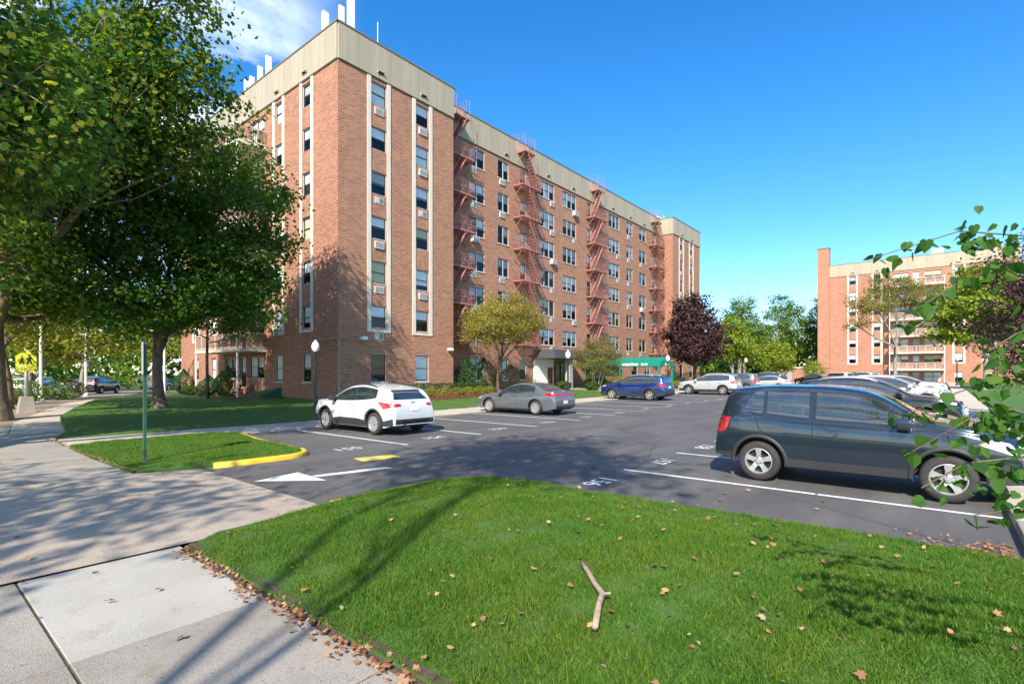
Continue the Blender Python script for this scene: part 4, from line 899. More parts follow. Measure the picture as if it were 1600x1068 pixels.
lot_car('sedan', P_SILV, 36.4, -14.4, PX, 'pale silver sedan beside the black SUV at the lot end')
lot_car('crossover', P_BLACK, 46.5, -11.6, PX, 'black SUV parked at the far end under the background trees')
lot_car('sedan', P_BLACK, 56.5, -15.0, R(62), 'black sedan parked before the low brick store')
lot_car('box_car', P_CREAM, 66.5, -16.2, R(60), 'boxy cream hatchback parked by the distant block')
lot_car('crossover', P_SILV, 72.0, -18.4, R(60), 'pale SUV at the far end beside the boxy cream hatchback')
lot_car('sedan', P_MID, -.95, -25.5, NX, 'steel blue sedan parked just beyond the slate blue SUV')
lot_car('crossover', P_BLACK, 4.6, -25.4, NX, 'black estate SUV with silver roof rails beyond the steel blue sedan')
lot_car('sedan', P_WHITE, 7.2, -25.6, NX, 'white sedan parked beyond the black estate SUV')
lot_car('crossover', P_WHITE, 15.2, -25.3, NX, 'white SUV in the right-hand row in front of the far balconies')
lot_car('sedan', P_SILV, 20.4, -25.4, NX, 'silver sedan in the right-hand row past the white SUV')
lot_car('new_suv', P_WHITE, 28.4, -25.3, NX, 'white hatchback farthest along the right-hand row')
# cars along the street on the left
def street_pt(i, d):
    p = offs(EDGE, d); return p[i], math.atan2(EDGE[i+1][1]-EDGE[i-1][1], EDGE[i+1][0]-EDGE[i-1][0])
for i, d, kind, p, lab in ((9,6.0,'sedan',P_GREY,'grey sedan at the kerb behind the school sign'), (11,6.0,'crossover',P_BLACK,'black SUV at the kerb left of the slim street tree'), (13,6.0,'sedan',P_SILV,'silver sedan at the kerb behind the slim street tree'), (15,6.0,'crossover',P_WHITE,'white SUV at the street kerb behind the bushes'),
    (11,11.5,'crossover',P_SILV,'silver SUV across the street behind the school sign'), (14,11.5,'sedan',P_MID,'blue sedan across the street'), (18,7.2,'crossover',P_BLACK,'dark SUV driving down the street toward the lamp posts'), (19,10.8,'sedan',P_MID,'blue-grey sedan far down the street past the dark SUV'), (20,5.6,'sedan',P_GREY,'grey sedan parked beyond the lawn tree')):
    (x, y), a = street_pt(i, d); car(kind, p, (x, y, .004), a, lab, 'cars along the street')
# ------------------------------------------------------------------ plants
def pts_mesh(name, V, k, mt, smooth=False):
    """V: (n,k,3) polygons"""
    n = V.shape[0]; me = bpy.data.meshes.new(name); me.vertices.add(n*k); me.vertices.foreach_set('co', V.reshape(-1).astype(np.float32))
    me.loops.add(n*k); me.loops.foreach_set('vertex_index', np.arange(n*k, dtype=np.int32)); me.polygons.add(n)
    me.polygons.foreach_set('loop_start', np.arange(0, n*k, k, dtype=np.int32)); me.polygons.foreach_set('loop_total', np.full(n, k, dtype=np.int32))
    me.materials.append(mt); me.update(calc_edges=True); me.validate(); return me
LT = {'maple': [(0,-.5),(.44,-.32),(.27,-.03),(.5,.2),(0,.55),(-.5,.2),(-.27,-.03),(-.44,-.32)], 'maple12': [(0,-.5),(.12,-.28),(.45,-.30),(.33,-.05),(.5,.16),(.2,.18),(0,.55),(-.2,.18),(-.5,.16),(-.33,-.05),(-.45,-.30),(-.12,-.28)],
      'oval': [(0,-.5),(.22,-.15),(.2,.2),(0,.5),(-.2,.2),(-.22,-.15)], 'quad': [(0,-.5),(.3,0),(0,.5),(-.3,0)], 'long': [(0,-.5),(.13,-.1),(0,.5),(-.13,-.1)],
      'heart': [(0,-.40),(.2,-.5),(.42,-.36),(.46,-.06),(.27,.25),(0,.58),(-.27,.25),(-.46,-.06),(-.42,-.36),(-.2,-.5)], 'blade': [(-.5,0),(.5,0),(0,1)]}
def leaf_polys(rng, C, size, kind, up=.5, out=None, droop=0):
    T = np.array([(x, y, -.22*abs(x)) for x, y in LT[kind]]); n = len(C)
    nrm = rng.normal(size=(n,3)); nrm[:,2] += up*2
    if out is not None: nrm += out
    nrm /= np.linalg.norm(nrm, axis=1)[:,None]
    t = rng.normal(size=(n,3)); t[:,2] -= droop; t -= nrm*np.sum(t*nrm, 1)[:,None]; t /= np.linalg.norm(t, axis=1)[:,None]; b = np.cross(t, nrm)
    s = size*rng.uniform(.65, 1.2, n)
    return C[:,None,:] + s[:,None,None]*(T[None,:,0,None]*b[:,None,:] + T[None,:,1,None]*t[:,None,:] + T[None,:,2,None]*nrm[:,None,:])
def curve_pts(p, q, sag, n=6, rng=None):
    p, q = np.array(p, float), np.array(q, float); o = []
    j = rng.normal(size=3)*np.linalg.norm(q-p)*.07 if rng is not None else np.zeros(3)
    for k in range(n):
        t = k/(n-1); w = 4*t*(1-t); o.append(tuple(p+(q-p)*t + np.array((0,0,sag))*w + j*w))
    return o
def tree(name, label, base, h_trunk, r_trunk, lobes, nclump, per, lsize, kind, leafm, bark, seed, clump_r=.55, cat='tree', group=None, top=None, twig=.55, up=.5, lean=(0,0), stems=1, shell=.35, nlimb=None):
    """lobes: (dx,dy,z,rx,ry,rz) ellipsoids of foliage about the base; limbs run from the trunk into every lobe"""
    rng = np.random.default_rng(seed); root = empty(name, base); tag(root, label, cat, group)
    mb = MB(); tops = []
    for s in range(stems):
        a = 2*math.pi*s/max(1, stems)+.4; sp_ = 0 if stems == 1 else 1
        tp = (lean[0]+sp_*math.cos(a)*h_trunk*.35, lean[1]+sp_*math.sin(a)*h_trunk*.35, h_trunk); b0 = (sp_*.12*math.cos(a), sp_*.12*math.sin(a), -.12)
        p = curve_pts(b0, tp, 0, 8, rng); n = len(p)
        mb.tube(p, [r_trunk*(1.0+.55*max(0, 1-i/1.2))*(1-.35*i/(n-1)) for i in range(n)], 12, cap=False); tops.append(tp)
    vol = np.array([l[3]*l[4]*l[5] for l in lobes])**.8; vol /= vol.sum(); Cs = []; O = []
    for li, l in enumerate(lobes):
        tp = tops[li % len(tops)]; c = np.array(l[:3]); f = rng.uniform(.55, 1.0); st = np.array(tp)*np.array((f, f, f)) if stems == 1 else np.array(tp)
        limb = curve_pts(st, c + np.array((0,0,l[5]*.25)), -.0+.08*l[5], 7, rng); r0 = r_trunk*(.52 if len(lobes) > 3 else .6)
        mb.tube(limb, [max(.012, r0*(1-.8*i/6)) for i in range(7)], 7, cap=False)
        k = max(3, int(nclump*vol[li])); d = rng.normal(size=(k,3)); d /= np.linalg.norm(d, axis=1)[:,None]; rr = (shell+(1-shell)*rng.random(k))**.6
        P = c + d*rr[:,None]*np.array(l[3:6])*rng.uniform(.86, 1.1, (k,1)); Cs.append(P); O.append(d)
        for j in range(k):
            if rng.random() < twig:
                i0 = int(rng.integers(2, 7)); tw = curve_pts(limb[i0], P[j], .1, 4, rng); rb = max(.008, r0*.22)
                mb.tube(tw, [rb, rb*.7, rb*.45, .006], 4, cap=False)
    trunk = mb.build('trunk', bark, root, smooth=True)
    P = np.concatenate(Cs); D = np.concatenate(O); n = len(P); cnt = rng.poisson(per, n); idx = np.repeat(np.arange(n), cnt)
    cr_ = clump_r*rng.uniform(.6, 1.35, n)
    off = rng.normal(size=(len(idx),3))*np.array((1,1,.62)); off *= (.62*cr_[idx])[:,None]
    C = P[idx]+off; keep = C[:,2] > .15; C = C[keep]; dd = D[idx][keep]
    me = pts_mesh('crown', leaf_polys(rng, C, lsize, kind, up, dd*.8, .4), len(LT[kind]), leafm); link('crown', me, root); return root
LM = {}
LM['plane'] = leaf_mat('plane_leaves', [(0.026,0.070,0.014), (0.051,0.124,0.019), (0.080,0.169,0.024), (0.146,0.230,0.030), (0.306,0.270,0.034)], .55)
LM['maple'] = leaf_mat('maple_leaves', [(.036,.095,.018),(.072,.168,.024),(.105,.215,.030),(.18,.27,.038)], .55)
LM['yellowgreen'] = leaf_mat('yellowgreen_leaves', [(0.102,0.135,0.022), (0.233,0.243,0.030), (0.365,0.311,0.041), (0.437,0.270,0.068), (0.175,0.216,0.027)], .4)
LM['myrtle'] = leaf_mat('myrtle_leaves', [(0.051,0.101,0.024), (0.102,0.162,0.030), (0.175,0.203,0.041), (0.350,0.162,0.068), (0.102,0.149,0.041)], .35)
LM['purple'] = leaf_mat('purple_leaves', [(0.026,0.013,0.015), (0.048,0.022,0.024), (0.074,0.033,0.035), (0.101,0.050,0.046)], .22)
LM['green'] = leaf_mat('green_leaves', [(0.041,0.101,0.016), (0.080,0.169,0.022), (0.146,0.243,0.030), (0.233,0.297,0.038)], .4)
LM['lime'] = leaf_mat('lime_leaves', [(0.131,0.216,0.024), (0.233,0.297,0.030), (0.321,0.338,0.038)], .42)
LM['locust'] = leaf_mat('locust_leaves', [(0.073,0.115,0.020), (0.146,0.176,0.027), (0.248,0.216,0.041), (0.321,0.216,0.054)], .4)
LM['street'] = leaf_mat('street_leaves', [(0.073,0.121,0.019), (0.160,0.216,0.027), (0.292,0.297,0.034), (0.437,0.338,0.041)], .42)
LM['hedge'] = leaf_mat('hedge_leaves', [(0.026,0.061,0.013), (0.053,0.099,0.018), (0.089,0.132,0.022)], .25)
LM['holly'] = leaf_mat('holly_leaves', [(0.014,0.055,0.015), (0.029,0.094,0.022), (0.059,0.143,0.033)], .2, .35)
LM['box'] = leaf_mat('box_leaves', [(0.107,0.143,0.022), (0.202,0.231,0.033), (0.285,0.286,0.039)], .3)
LM['pine'] = leaf_mat('pine_leaves', [(0.036,0.066,0.028), (0.071,0.099,0.039), (0.119,0.132,0.050)], .2)
LM['redbud'] = leaf_mat('redbud_leaves', [(.026,.085,.015),(.042,.125,.02),(.07,.165,.024),(.13,.20,.03)], .5, .6)
LM['dry'] = leaf_mat('dry_leaves', [(0.190,0.077,0.033), (0.309,0.143,0.066), (0.404,0.220,0.121), (0.261,0.110,0.055), (0.475,0.308,0.198)], .15, .8)
LM['red'] = leaf_mat('red_leaves', [(.20,.05,.03), (.36,.06,.035), (.22,.10,.05), (.10,.12,.03)], .25)
LM['grass'] = leaf_mat('grass_leaves', [(.038,.118,.011), (.058,.165,.014), (.085,.205,.018), (.115,.235,.026), (.21,.25,.05)], .40, .6, (1.1, (1.35,1.05,.95), (.84,.95,.9)))
# big street plane at the pavement edge, its crown over the left of the view
tree('plane_tree', 'massive plane tree with a flared mottled trunk at the pavement edge', (-14.25,.8,.05), 6.2, .42,
    [(1.5,-2.2,9.8,4.2,3.6,2.6), (-1,2,11.5,4.2,4,3.2), (3.6,1.4,8.6,3.2,3.2,2.4), (.4,-5.0,10.6,3.4,2.8,2.4), (2.2,-2.2,13.6,4.6,4.2,3.2), (3.8,-5.2,12.4,3.2,2.4,2.2), (2.0,-.6,5.6,2.6,2.6,1.5), (-.5,5,6.4,3,3,2), (-.4,-3.6,5.8,2.2,2.2,1.5), (3.6,4.5,5.2,2.4,2.6,1.4), (4.2,-6.3,13.2,1.7,1.5,2.0), (3.5,-6.0,15.8,2.2,2.0,2.0), (4.3,-4.9,10.6,1.5,1.4,1.2)], 830, 66, .165, 'maple', LM['plane'], M['bark_plane'], 11, .8)
tree('shade_tree', 'shade tree with a dark rough trunk standing on the shaded lawn', (-8.7,1.0,lawn_a(-8.7,1)-.02), 4.4, .24,
    [(-.6,-.8,8.2,3.6,3.4,2.6), (.6,.6,11.0,3.0,3.0,2.4), (2.9,-1.4,7.2,2.6,2.4,1.9), (-2.9,-.6,6.0,2.6,2.4,1.8), (1.6,-3.0,6.1,2.4,2.2,1.7), (3.4,.8,5.0,1.9,2.0,1.4), (-.8,-2.6,4.7,2.6,1.9,1.2), (2.0,-2.6,9.4,2.2,2.0,1.6), (0,0,4.6,2.4,2.2,1.1), (-2,-2,3.9,1.5,1.5,.8), (4.3,-2.2,8.6,1.3,1.3,.9), (4.6,.2,6.6,1.2,1.2,.8), (-1.4,.4,12.6,1.6,1.6,1.1), (3.2,-3.6,4.6,1.2,1.2,.7), (2.6,-1.0,12.3,2.0,2.0,1.6), (4.0,-1.8,10.8,1.6,1.6,1.3)], 720, 62, .155, 'maple', LM['maple'], M['bark'], 12, .62)
tree('plane_tree', 'near plane tree whose leafy boughs fill the upper left corner', (-20.6,-11.0,.05), 5.2, .42,
    [(3.6,.6,9.2,3.2,3.6,2.6), (1,-1,11.5,4,4,3), (4.6,-1.8,7.2,2.2,2.4,1.6), (5.4,2.2,8.0,2.2,2.6,1.8), (-2,2,8.5,3,3,2.5), (3.6,3.8,6.2,2.4,2.4,1.5)], 560, 76, .135, 'maple', LM['plane'], M['bark_plane'], 13, .75)
tree('street_tree', 'slim street tree with a pale trunk between the parked cars and pavement', (-12.9,9.8,.05), 3.6, .24, [(0,0,6.6,2.6,2.6,2.2), (1.4,-.8,4.7,1.8,1.6,1.2), (-1,1,8.4,2,2,1.6)], 130, 60, .2, 'oval', LM['street'], M['bark_plane'], 14, .65, lean=(-.3,.2))
for i, (x, y, hgt, lab) in enumerate(((-10.5,20,8,'yellowing street tree behind the bushes by the pavement'), (-5.5,31,9,'tall street tree beside the white lamp posts'), (3.5,44,9,'distant street tree beyond the end of the lawn'), (-20,26,11,'broad tree across the street behind parked cars'), (-11,42,12,'tall tree across the street farther down'), (8,60,12,'hazy far tree at the street end'), (-28,14,11,'leafy tree across the street at the picture edge'))):
    s = hgt/8; tree('street_tree', lab, (x,y,0), 2.6*s, .2*s, [(0,0,5.2*s,2.9*s,2.9*s,2.3*s), (1.2*s,-1*s,3.9*s,2*s,2*s,1.3*s), (-1*s,.8*s,6.8*s,2*s,2*s,1.5*s)], 130, 50, .3, 'oval', LM['street'], M['bark_grey'], 40+i, .75*s, group='trees along the street')
rng = np.random.default_rng(99); Cc = []
for a0, a1, r0, r1, zt in ((62,118,75,105,13), (-28,2,125,150,15), (7,24,132,150,13)):
    m = 260; a = np.radians(rng.uniform(a0, a1, m)); rr = rng.uniform(r0, r1, m); z = rng.random(m)**.8*zt*(.7+.3*np.sin(a*17)); c = np.column_stack([cam.location.x+rr*np.cos(a), cam.location.y+rr*np.sin(a), z]); c = np.repeat(c, 52, axis=0); Cc.append(c+rng.normal(size=c.shape)*np.array((1.5,1.5,1.1)))
Cc = np.concatenate(Cc); Cc = Cc[Cc[:,2] > .1]
tag(link('treeline', pts_mesh('treeline', leaf_polys(rng, Cc, .95, 'quad', .4), 4, LM['green'])), 'far belt of trees closing the view beyond street and lot', 'trees', kind='stuff')
# trees behind the camera whose shade falls on the lawn and the drive
for i, (x, y, z, r, n) in enumerate(((-24.9,-28.3,15.0,3.2,110), (-27.5,-23.0,9.5,4.2,90))):
    tree('street_tree', ('tall street tree behind the viewpoint shading the near stalls', 'leafy street tree across the drive mouth shading the apron')[i], (x,y,.05), z*.5, .10, [(0,0,z,r,r,r*.6), (r*.5,r*.3,z-1.2,r*.6,r*.6,r*.4), (-r*.3,-r*.3,z+1.2,r*.6,r*.6,r*.5)], n, 42, .27, 'oval', LM['plane'], M['bark_plane'], 60+i, .75, group='trees behind the viewpoint')
# ornamental trees before the building
tree('ornamental_tree', 'yellow-green small tree with a crooked trunk by the brick tower', (12.2,-2.0,lawn_a(12,-2)), 2.7, .13, [(0,0,5.4,3.3,3.0,1.5), (-2.2,-.3,4.6,1.9,1.8,1.1), (2.3,.2,4.9,2.0,1.9,1.2), (.4,-.6,6.4,2.2,2.0,1.0), (3.3,-.6,5.7,1.2,1.2,.8)], 330, 70, .13, 'oval', LM['yellowgreen'], M['bark'], 21, .48, lean=(-.35,-.3))
tree('crape_myrtle', 'multi-stemmed crape myrtle with green and rusty leaves on the lawn', (24.1,-3.4,lawn_a(24,-3)), 1.5, .06, [(0,0,3.1,2.4,2.2,1.1), (-1.5,0,2.4,1.5,1.5,.8), (1.6,.2,2.5,1.6,1.5,.8), (.2,0,4.1,1.5,1.4,.7)], 240, 55, .12, 'oval', LM['myrtle'], M['bark_grey'], 22, .42, stems=5)
tree('purple_maple', 'dark purple-leaved maple in front of the far brick tower', (40.8,-6.0,lawn_a(40,-6)), 2.6, .22, [(0,0,5.4,3.7,3.7,2.8), (0,.2,8.4,2.4,2.4,2.1), (-2,-.4,4.0,2.2,2.2,1.6), (2.2,.3,4.4,2.3,2.2,1.7)], 330, 60, .22, 'maple', LM['purple'], M['bark'], 23, .62)
for i, (x, y, hgt, w, lm, lab) in enumerate(((74,0,11,4.4,'lime','lime-green tree left of the taller trees at the lot end'), (90,3,17,6,'green','tall green tree between the two apartment blocks'), (99,-3,18,6.5,'green','tallest green tree left of the brick chimney'), (104,-9.5,18,5.5,'green','green tree standing close behind the brick chimney'), (70,9,15,5,'green','dark green tree right behind the far tower'), (84,14,13,6,'maple','dense dark tree behind the lime-green tree'), (80,-5.5,7,3.0,'lime','low yellowish tree by the low brick store'), (110,8,15,7,'maple','dark tree behind the row at the lot end'))):
    s = hgt/10; tree('background_tree', lab, (x,y,.4), 3.2*s, .22*s, [(0,0,6.2*s,w*.8,w*.8,2.6*s), (w*.35,-w*.3,4.6*s,w*.5,w*.5,1.7*s), (-w*.4,w*.2,4.9*s,w*.5,w*.5,1.8*s), (0,0,8.3*s,w*.5,w*.5,1.6*s)], 200, 52, .42, 'oval', LM[lm], M['bark_grey'], 70+i, .95, group='trees at the end of the lot')
tree('shrub_tree', 'feathery light green shrub in front of the low brick store', (80.5,-11.2,.4), .9, .08, [(0,0,1.9,1.9,1.9,1.2), (0,0,2.9,1.2,1.2,.9)], 70, 60, .26, 'long', LM['lime'], M['bark_grey'], 81, .5)
tree('locust_tree', 'spreading honey locust with bare grey trunk in front of the far balconies', (68,-22.7,.5), 6.4, .24, [(-2.6,2.6,10.6,3.2,3.2,1.5), (1.8,-2.6,11.6,3.6,3.6,1.7), (0,.5,13.0,3.2,3.2,1.3), (-3,4,8.2,1.6,1.6,.9), (2,-4.6,9.8,2.2,2.2,1.1)], 240, 55, .24, 'oval', LM['locust'], M['bark_grey'], 24, .7)
tree('green_tree', 'bright green tree right of the distant balconies', (43,-30.2,.5), 3.8, .2, [(0,0,7.4,3.3,3.3,2.4), (0,1.8,5.6,2.2,2.2,1.6), (0,-2,6,2.4,2.4,1.8), (0,0,9.5,2,2,1.4)], 260, 55, .24, 'maple', LM['lime'], M['bark_grey'], 25, .62)
tree('purple_plum', 'dark purple-leaved small tree at the right edge beyond the kerb', (7.2,-30.2,.2), 1.4, .11, [(0,0,3.2,2.8,2.2,1.7), (-1.8,.7,2.3,1.8,1.2,1.2), (.3,0,5.0,2.4,2.0,1.4), (-1.2,.6,4.3,1.6,1.3,1.0)], 300, 60, .11, 'oval', LM['purple'], M['bark'], 26, .42)
# pine with tufted boughs beside the tower
def pine():
    rng = np.random.default_rng(5); base = (-3.6, 9.2, lawn_a(-3.6, 9.2)); root = tag(empty('pine_tree', base), 'slender pine with tufted boughs near the balconies behind the lawn tree', 'tree'); mb = MB(); mb.tube(curve_pts((0,0,-.1), (.3,-.2,9.5), 0, 8, rng), [.11,.10,.09,.08,.07,.06,.04,.02], 8); C = []
    for k in range(26):
        z = 3.6+k*.22; a = k*2.4; L_ = 3.2*(1-k/34); tip = (.1+L_*math.cos(a), L_*math.sin(a)-.6, z+.35); p = curve_pts((.1,0,z), tip, .15, 6, rng); mb.tube(p, [.05,.04,.032,.024,.016,.008], 5, cap=False)
        for q_ in p[2:]:
            for j in range(5): C.append(np.array(q_)+rng.normal(size=3)*np.array((.3,.3,.12)))
    mb.build('trunk', M['bark'], root, smooth=True); C = np.repeat(np.array(C), 34, axis=0); C = C+rng.normal(size=C.shape)*.10
    link('crown', pts_mesh('crown', leaf_polys(rng, C, .17, 'long', .4), 4, LM['pine']), root)
pine()
# shrubs and bedding
def shrub(name, label, base, rx, ry, rz, n, ls, lm, shape='ball', group=None, seed=0, cat='shrub'):
    rng = np.random.default_rng(seed+900); root = tag(empty(name, base), label, cat, group)
    if shape == 'box':
        P = rng.uniform(-1, 1, (n,3)); ax = rng.integers(0, 3, n); sg = np.sign(P[np.arange(n), ax]); P[np.arange(n), ax] = sg*rng.uniform(.86, 1.04, n); P = P*np.array((rx,ry,rz/2))+np.array((0,0,rz/2)); D = P*0
    else:
        d = rng.normal(size=(n,3)); d /= np.linalg.norm(d, axis=1)[:,None]; rr = rng.uniform(.62, 1.03, n)**.3
        lump = 1+.10*np.sin(d[:,0]*7+seed)+.10*np.sin(d[:,1]*6+d[:,2]*5+seed); t = (d[:,2]+1)/2
        wv = np.ones(n) if shape == 'ball' else (np.sin(np.pi*np.clip(t*.80+.2, 0, 1))**.75*1.25)
        P = np.stack([d[:,0]*rr*lump*rx*wv, d[:,1]*rr*lump*ry*wv, t*rz*(.4+.6*rr)], 1); D = d
    link('foliage', pts_mesh('foliage', leaf_polys(rng, P, ls, 'oval', .3, D*1.0), 6, lm), root)
    mb = MB(); mb.tube([(0,0,-.1),(0,0,rz*.5)], [.04,.02], 6); mb.build('stem', M['bark'], root); return root
for i, (x, y, r, h, lab) in enumerate(((-1.9,18.6,.62,2.0,'tall clipped conical evergreen nearest the building end'), (-1.6,14.4,.6,1.5,'short rounded conical evergreen, second from the building end'), (-1.5,12.4,.52,1.85,'slim conical evergreen, third from the building end'), (-1.7,10.9,.72,2.15,'stout conical evergreen beside the balcony post'))):
    shrub('conical_evergreen', lab, (x,y,lawn_a(x,y)), r, r, h, 3000, .11, LM['holly'], 'cone', 'conical evergreens by the side wall', i)
for i, (x, y, r) in enumerate(((-2.2,16.6,.55), (-2.5,15.4,.45), (-2.4,13.4,.42))): shrub('low_shrub', ('low leafy shrub between the first two conical evergreens', 'spreading low shrub at the front of the side bed', 'small shrub in front of the slim conical evergreen')[i], (x,y,lawn_a(x,y)), r, r, .75, 1200, .09, LM['hedge'], 'ball', 'low shrubs in the side bed', 10+i)
for i, x in enumerate((5.0, 6.4, 7.8, 9.2, 10.6)): shrub('hedge', ('clipped hedge block at the left end of the tower bed', 'clipped hedge block, second along the tower bed', 'clipped hedge block, third along the tower bed', 'clipped hedge block, fourth along the tower bed', 'clipped hedge block at the right end by the tall shrubs')[i], (x,-.95,lawn_a(x,-1)), .72, .4, .85, 1500, .095, LM['hedge'], 'box', 'hedge along the tower', 20+i, 'hedge')
for i, x in enumerate((5.2, 6.5, 7.7, 8.8, 9.9, 11.0)): shrub('boxwood_ball', ('yellow-green boxwood ball at the left end of the flower bed', 'yellow-green boxwood ball, second in the flower bed', 'yellow-green boxwood ball, third in the flower bed', 'yellow-green boxwood ball, fourth in the flower bed', 'yellow-green boxwood ball, fifth in the flower bed', 'yellow-green boxwood ball at the right end of the flower bed')[i], (x,-2.1+.1*(i % 2),lawn_a(x,-2)), .48, .45, .62, 1200, .08, LM['box'], 'ball', 'boxwood balls in the flower bed', 30+i)
for i, (x, y, r, h, lm, lab) in enumerate(((11.2,.4,1.0,2.7,'holly','tall glossy holly shrub tucked beside the tower'), (12.9,.3,1.1,2.8,'holly','tall glossy holly shrub right of its twin'), (15.6,-.2,1.2,2.2,'myrtle','loose dark shrub behind the crooked tree trunk'), (21.2,-1.6,.7,.8,'hedge','low green shrub beside the entrance column'), (22.9,-3.5,.6,.75,'hedge','low dark shrub at the foot of the crape myrtle'), (26,-2.2,1.3,1.0,'hedge','wide dark hedge behind the crape myrtle'), (28.9,-1.2,1.5,2.3,'lime','bright lime shrub beneath the green awning'), (34.6,-6.4,.6,.75,'box','yellow shrub right of the awning post'), (37.5,-4,1.4,1.3,'hedge','dark hedge under the purple maple'), (44,-5,2.2,1.6,'hedge','long dark hedge right of the purple maple'))):
    shrub('shrub', lab, (x,y,lawn_a(x,y)), r, r, h, 2600, .12, LM[lm], 'ball' if h < 2 else 'cone', None, 50+i)
for i, (i_, d_, lab) in enumerate(((12,3.6,'leafy bush at the pavement edge by the parked cars'), (14,3.4,'low green bush farther along the pavement'))):
    (x, y), a = street_pt(i_, d_); shrub('bush', lab, (x,y,.05), 1.2, 1.2, 1.5, 3000, .12, LM['green'], 'ball', None, 70+i)
rng = np.random.default_rng(77); n = 2600; P = np.stack([rng.uniform(4.2,16,n), -2.9+rng.normal(size=n)*.28+.25*np.sin(np.arange(n)), np.zeros(n)], 1); P[:,2] = [lawn_a(a, b)+.05+.28*abs(math.sin(a*2.1+b)) * r_ for a, b, r_ in zip(P[:,0], P[:,1], rng.random(n))]
tag(link('red_flowers', pts_mesh('red_flowers', leaf_polys(rng, P, .09, 'oval', .5), 6, LM['red'])), 'band of red bedding flowers along the front of the bed', 'flowers', kind='stuff')
# ------------------------------------------------------------------ grass
def in_poly(P, poly):
    x, y = P[:,0], P[:,1]; c = np.zeros(len(P), bool); j = len(poly)-1
    for i in range(len(poly)):
        xi, yi = poly[i]; xj, yj = poly[j]; m = ((yi > y) != (yj > y)) & (x < (xj-xi)*(y-yi)/(yj-yi+1e-12)+xi); c ^= m; j = i
    return c
def grass(name, label, poly, zf, box, n, hgt, wid, seed, fall=None):
    rng = np.random.default_rng(seed); P = np.stack([rng.uniform(box[0], box[1], n), rng.uniform(box[2], box[3], n)], 1); P = P[in_poly(P, poly)]
    if fall is not None:
        d = np.hypot(P[:,0]-cam.location.x, P[:,1]-cam.location.y); P = P[rng.random(len(P)) < np.clip(fall/np.maximum(d, .5), .12, 1)]
    n = len(P); z = np.array([zf(a, b) for a, b in P]); B = np.column_stack([P, z-.006])
    patchy = .78+.30*np.sin(P[:,0]*2.1+P[:,1]*1.3)*np.sin(P[:,1]*1.9-P[:,0]*.7)+.30*np.sin(P[:,0]*9.1+P[:,1]*4.3)*np.sin(P[:,1]*8.3-P[:,0]*5.7)+.25*(rng.random(n) < .03)
    h = hgt*rng.uniform(.45, 1.25, n)*patchy; a = rng.uniform(0, 2*np.pi, n); t = np.column_stack([np.cos(a), np.sin(a), np.zeros(n)]); le = rng.normal(size=(n,3))*np.array((.55,.55,0)); tipd = le+np.array((0,0,1)); w = wid*rng.uniform(.7, 1.4, n)
    V = np.stack([B-t*w[:,None]/2, B+t*w[:,None]/2, B+tipd*h[:,None]], 1)
    return tag(link(name, pts_mesh(name, V, 3, LM['grass'])), label, 'grass', kind='stuff')
grass('grass', 'green mown grass of the front lawn strewn with dry leaves', LB, lawn_b, (-15.05,-9.9,-30.5,-20.7), 720000, .055, .0072, 1, 3.5)
grass('grass', 'green grass of the small island beside the yellow kerb', ISL, isl_z, (-14.1,-10,-16.1,-10.4), 90000, .05, .010, 2)
grass('grass', 'green shaded grass of the large lawn before the brick block', LA, lawn_a, (-14,30,-8.25,12), 170000, .05, .018, 3)
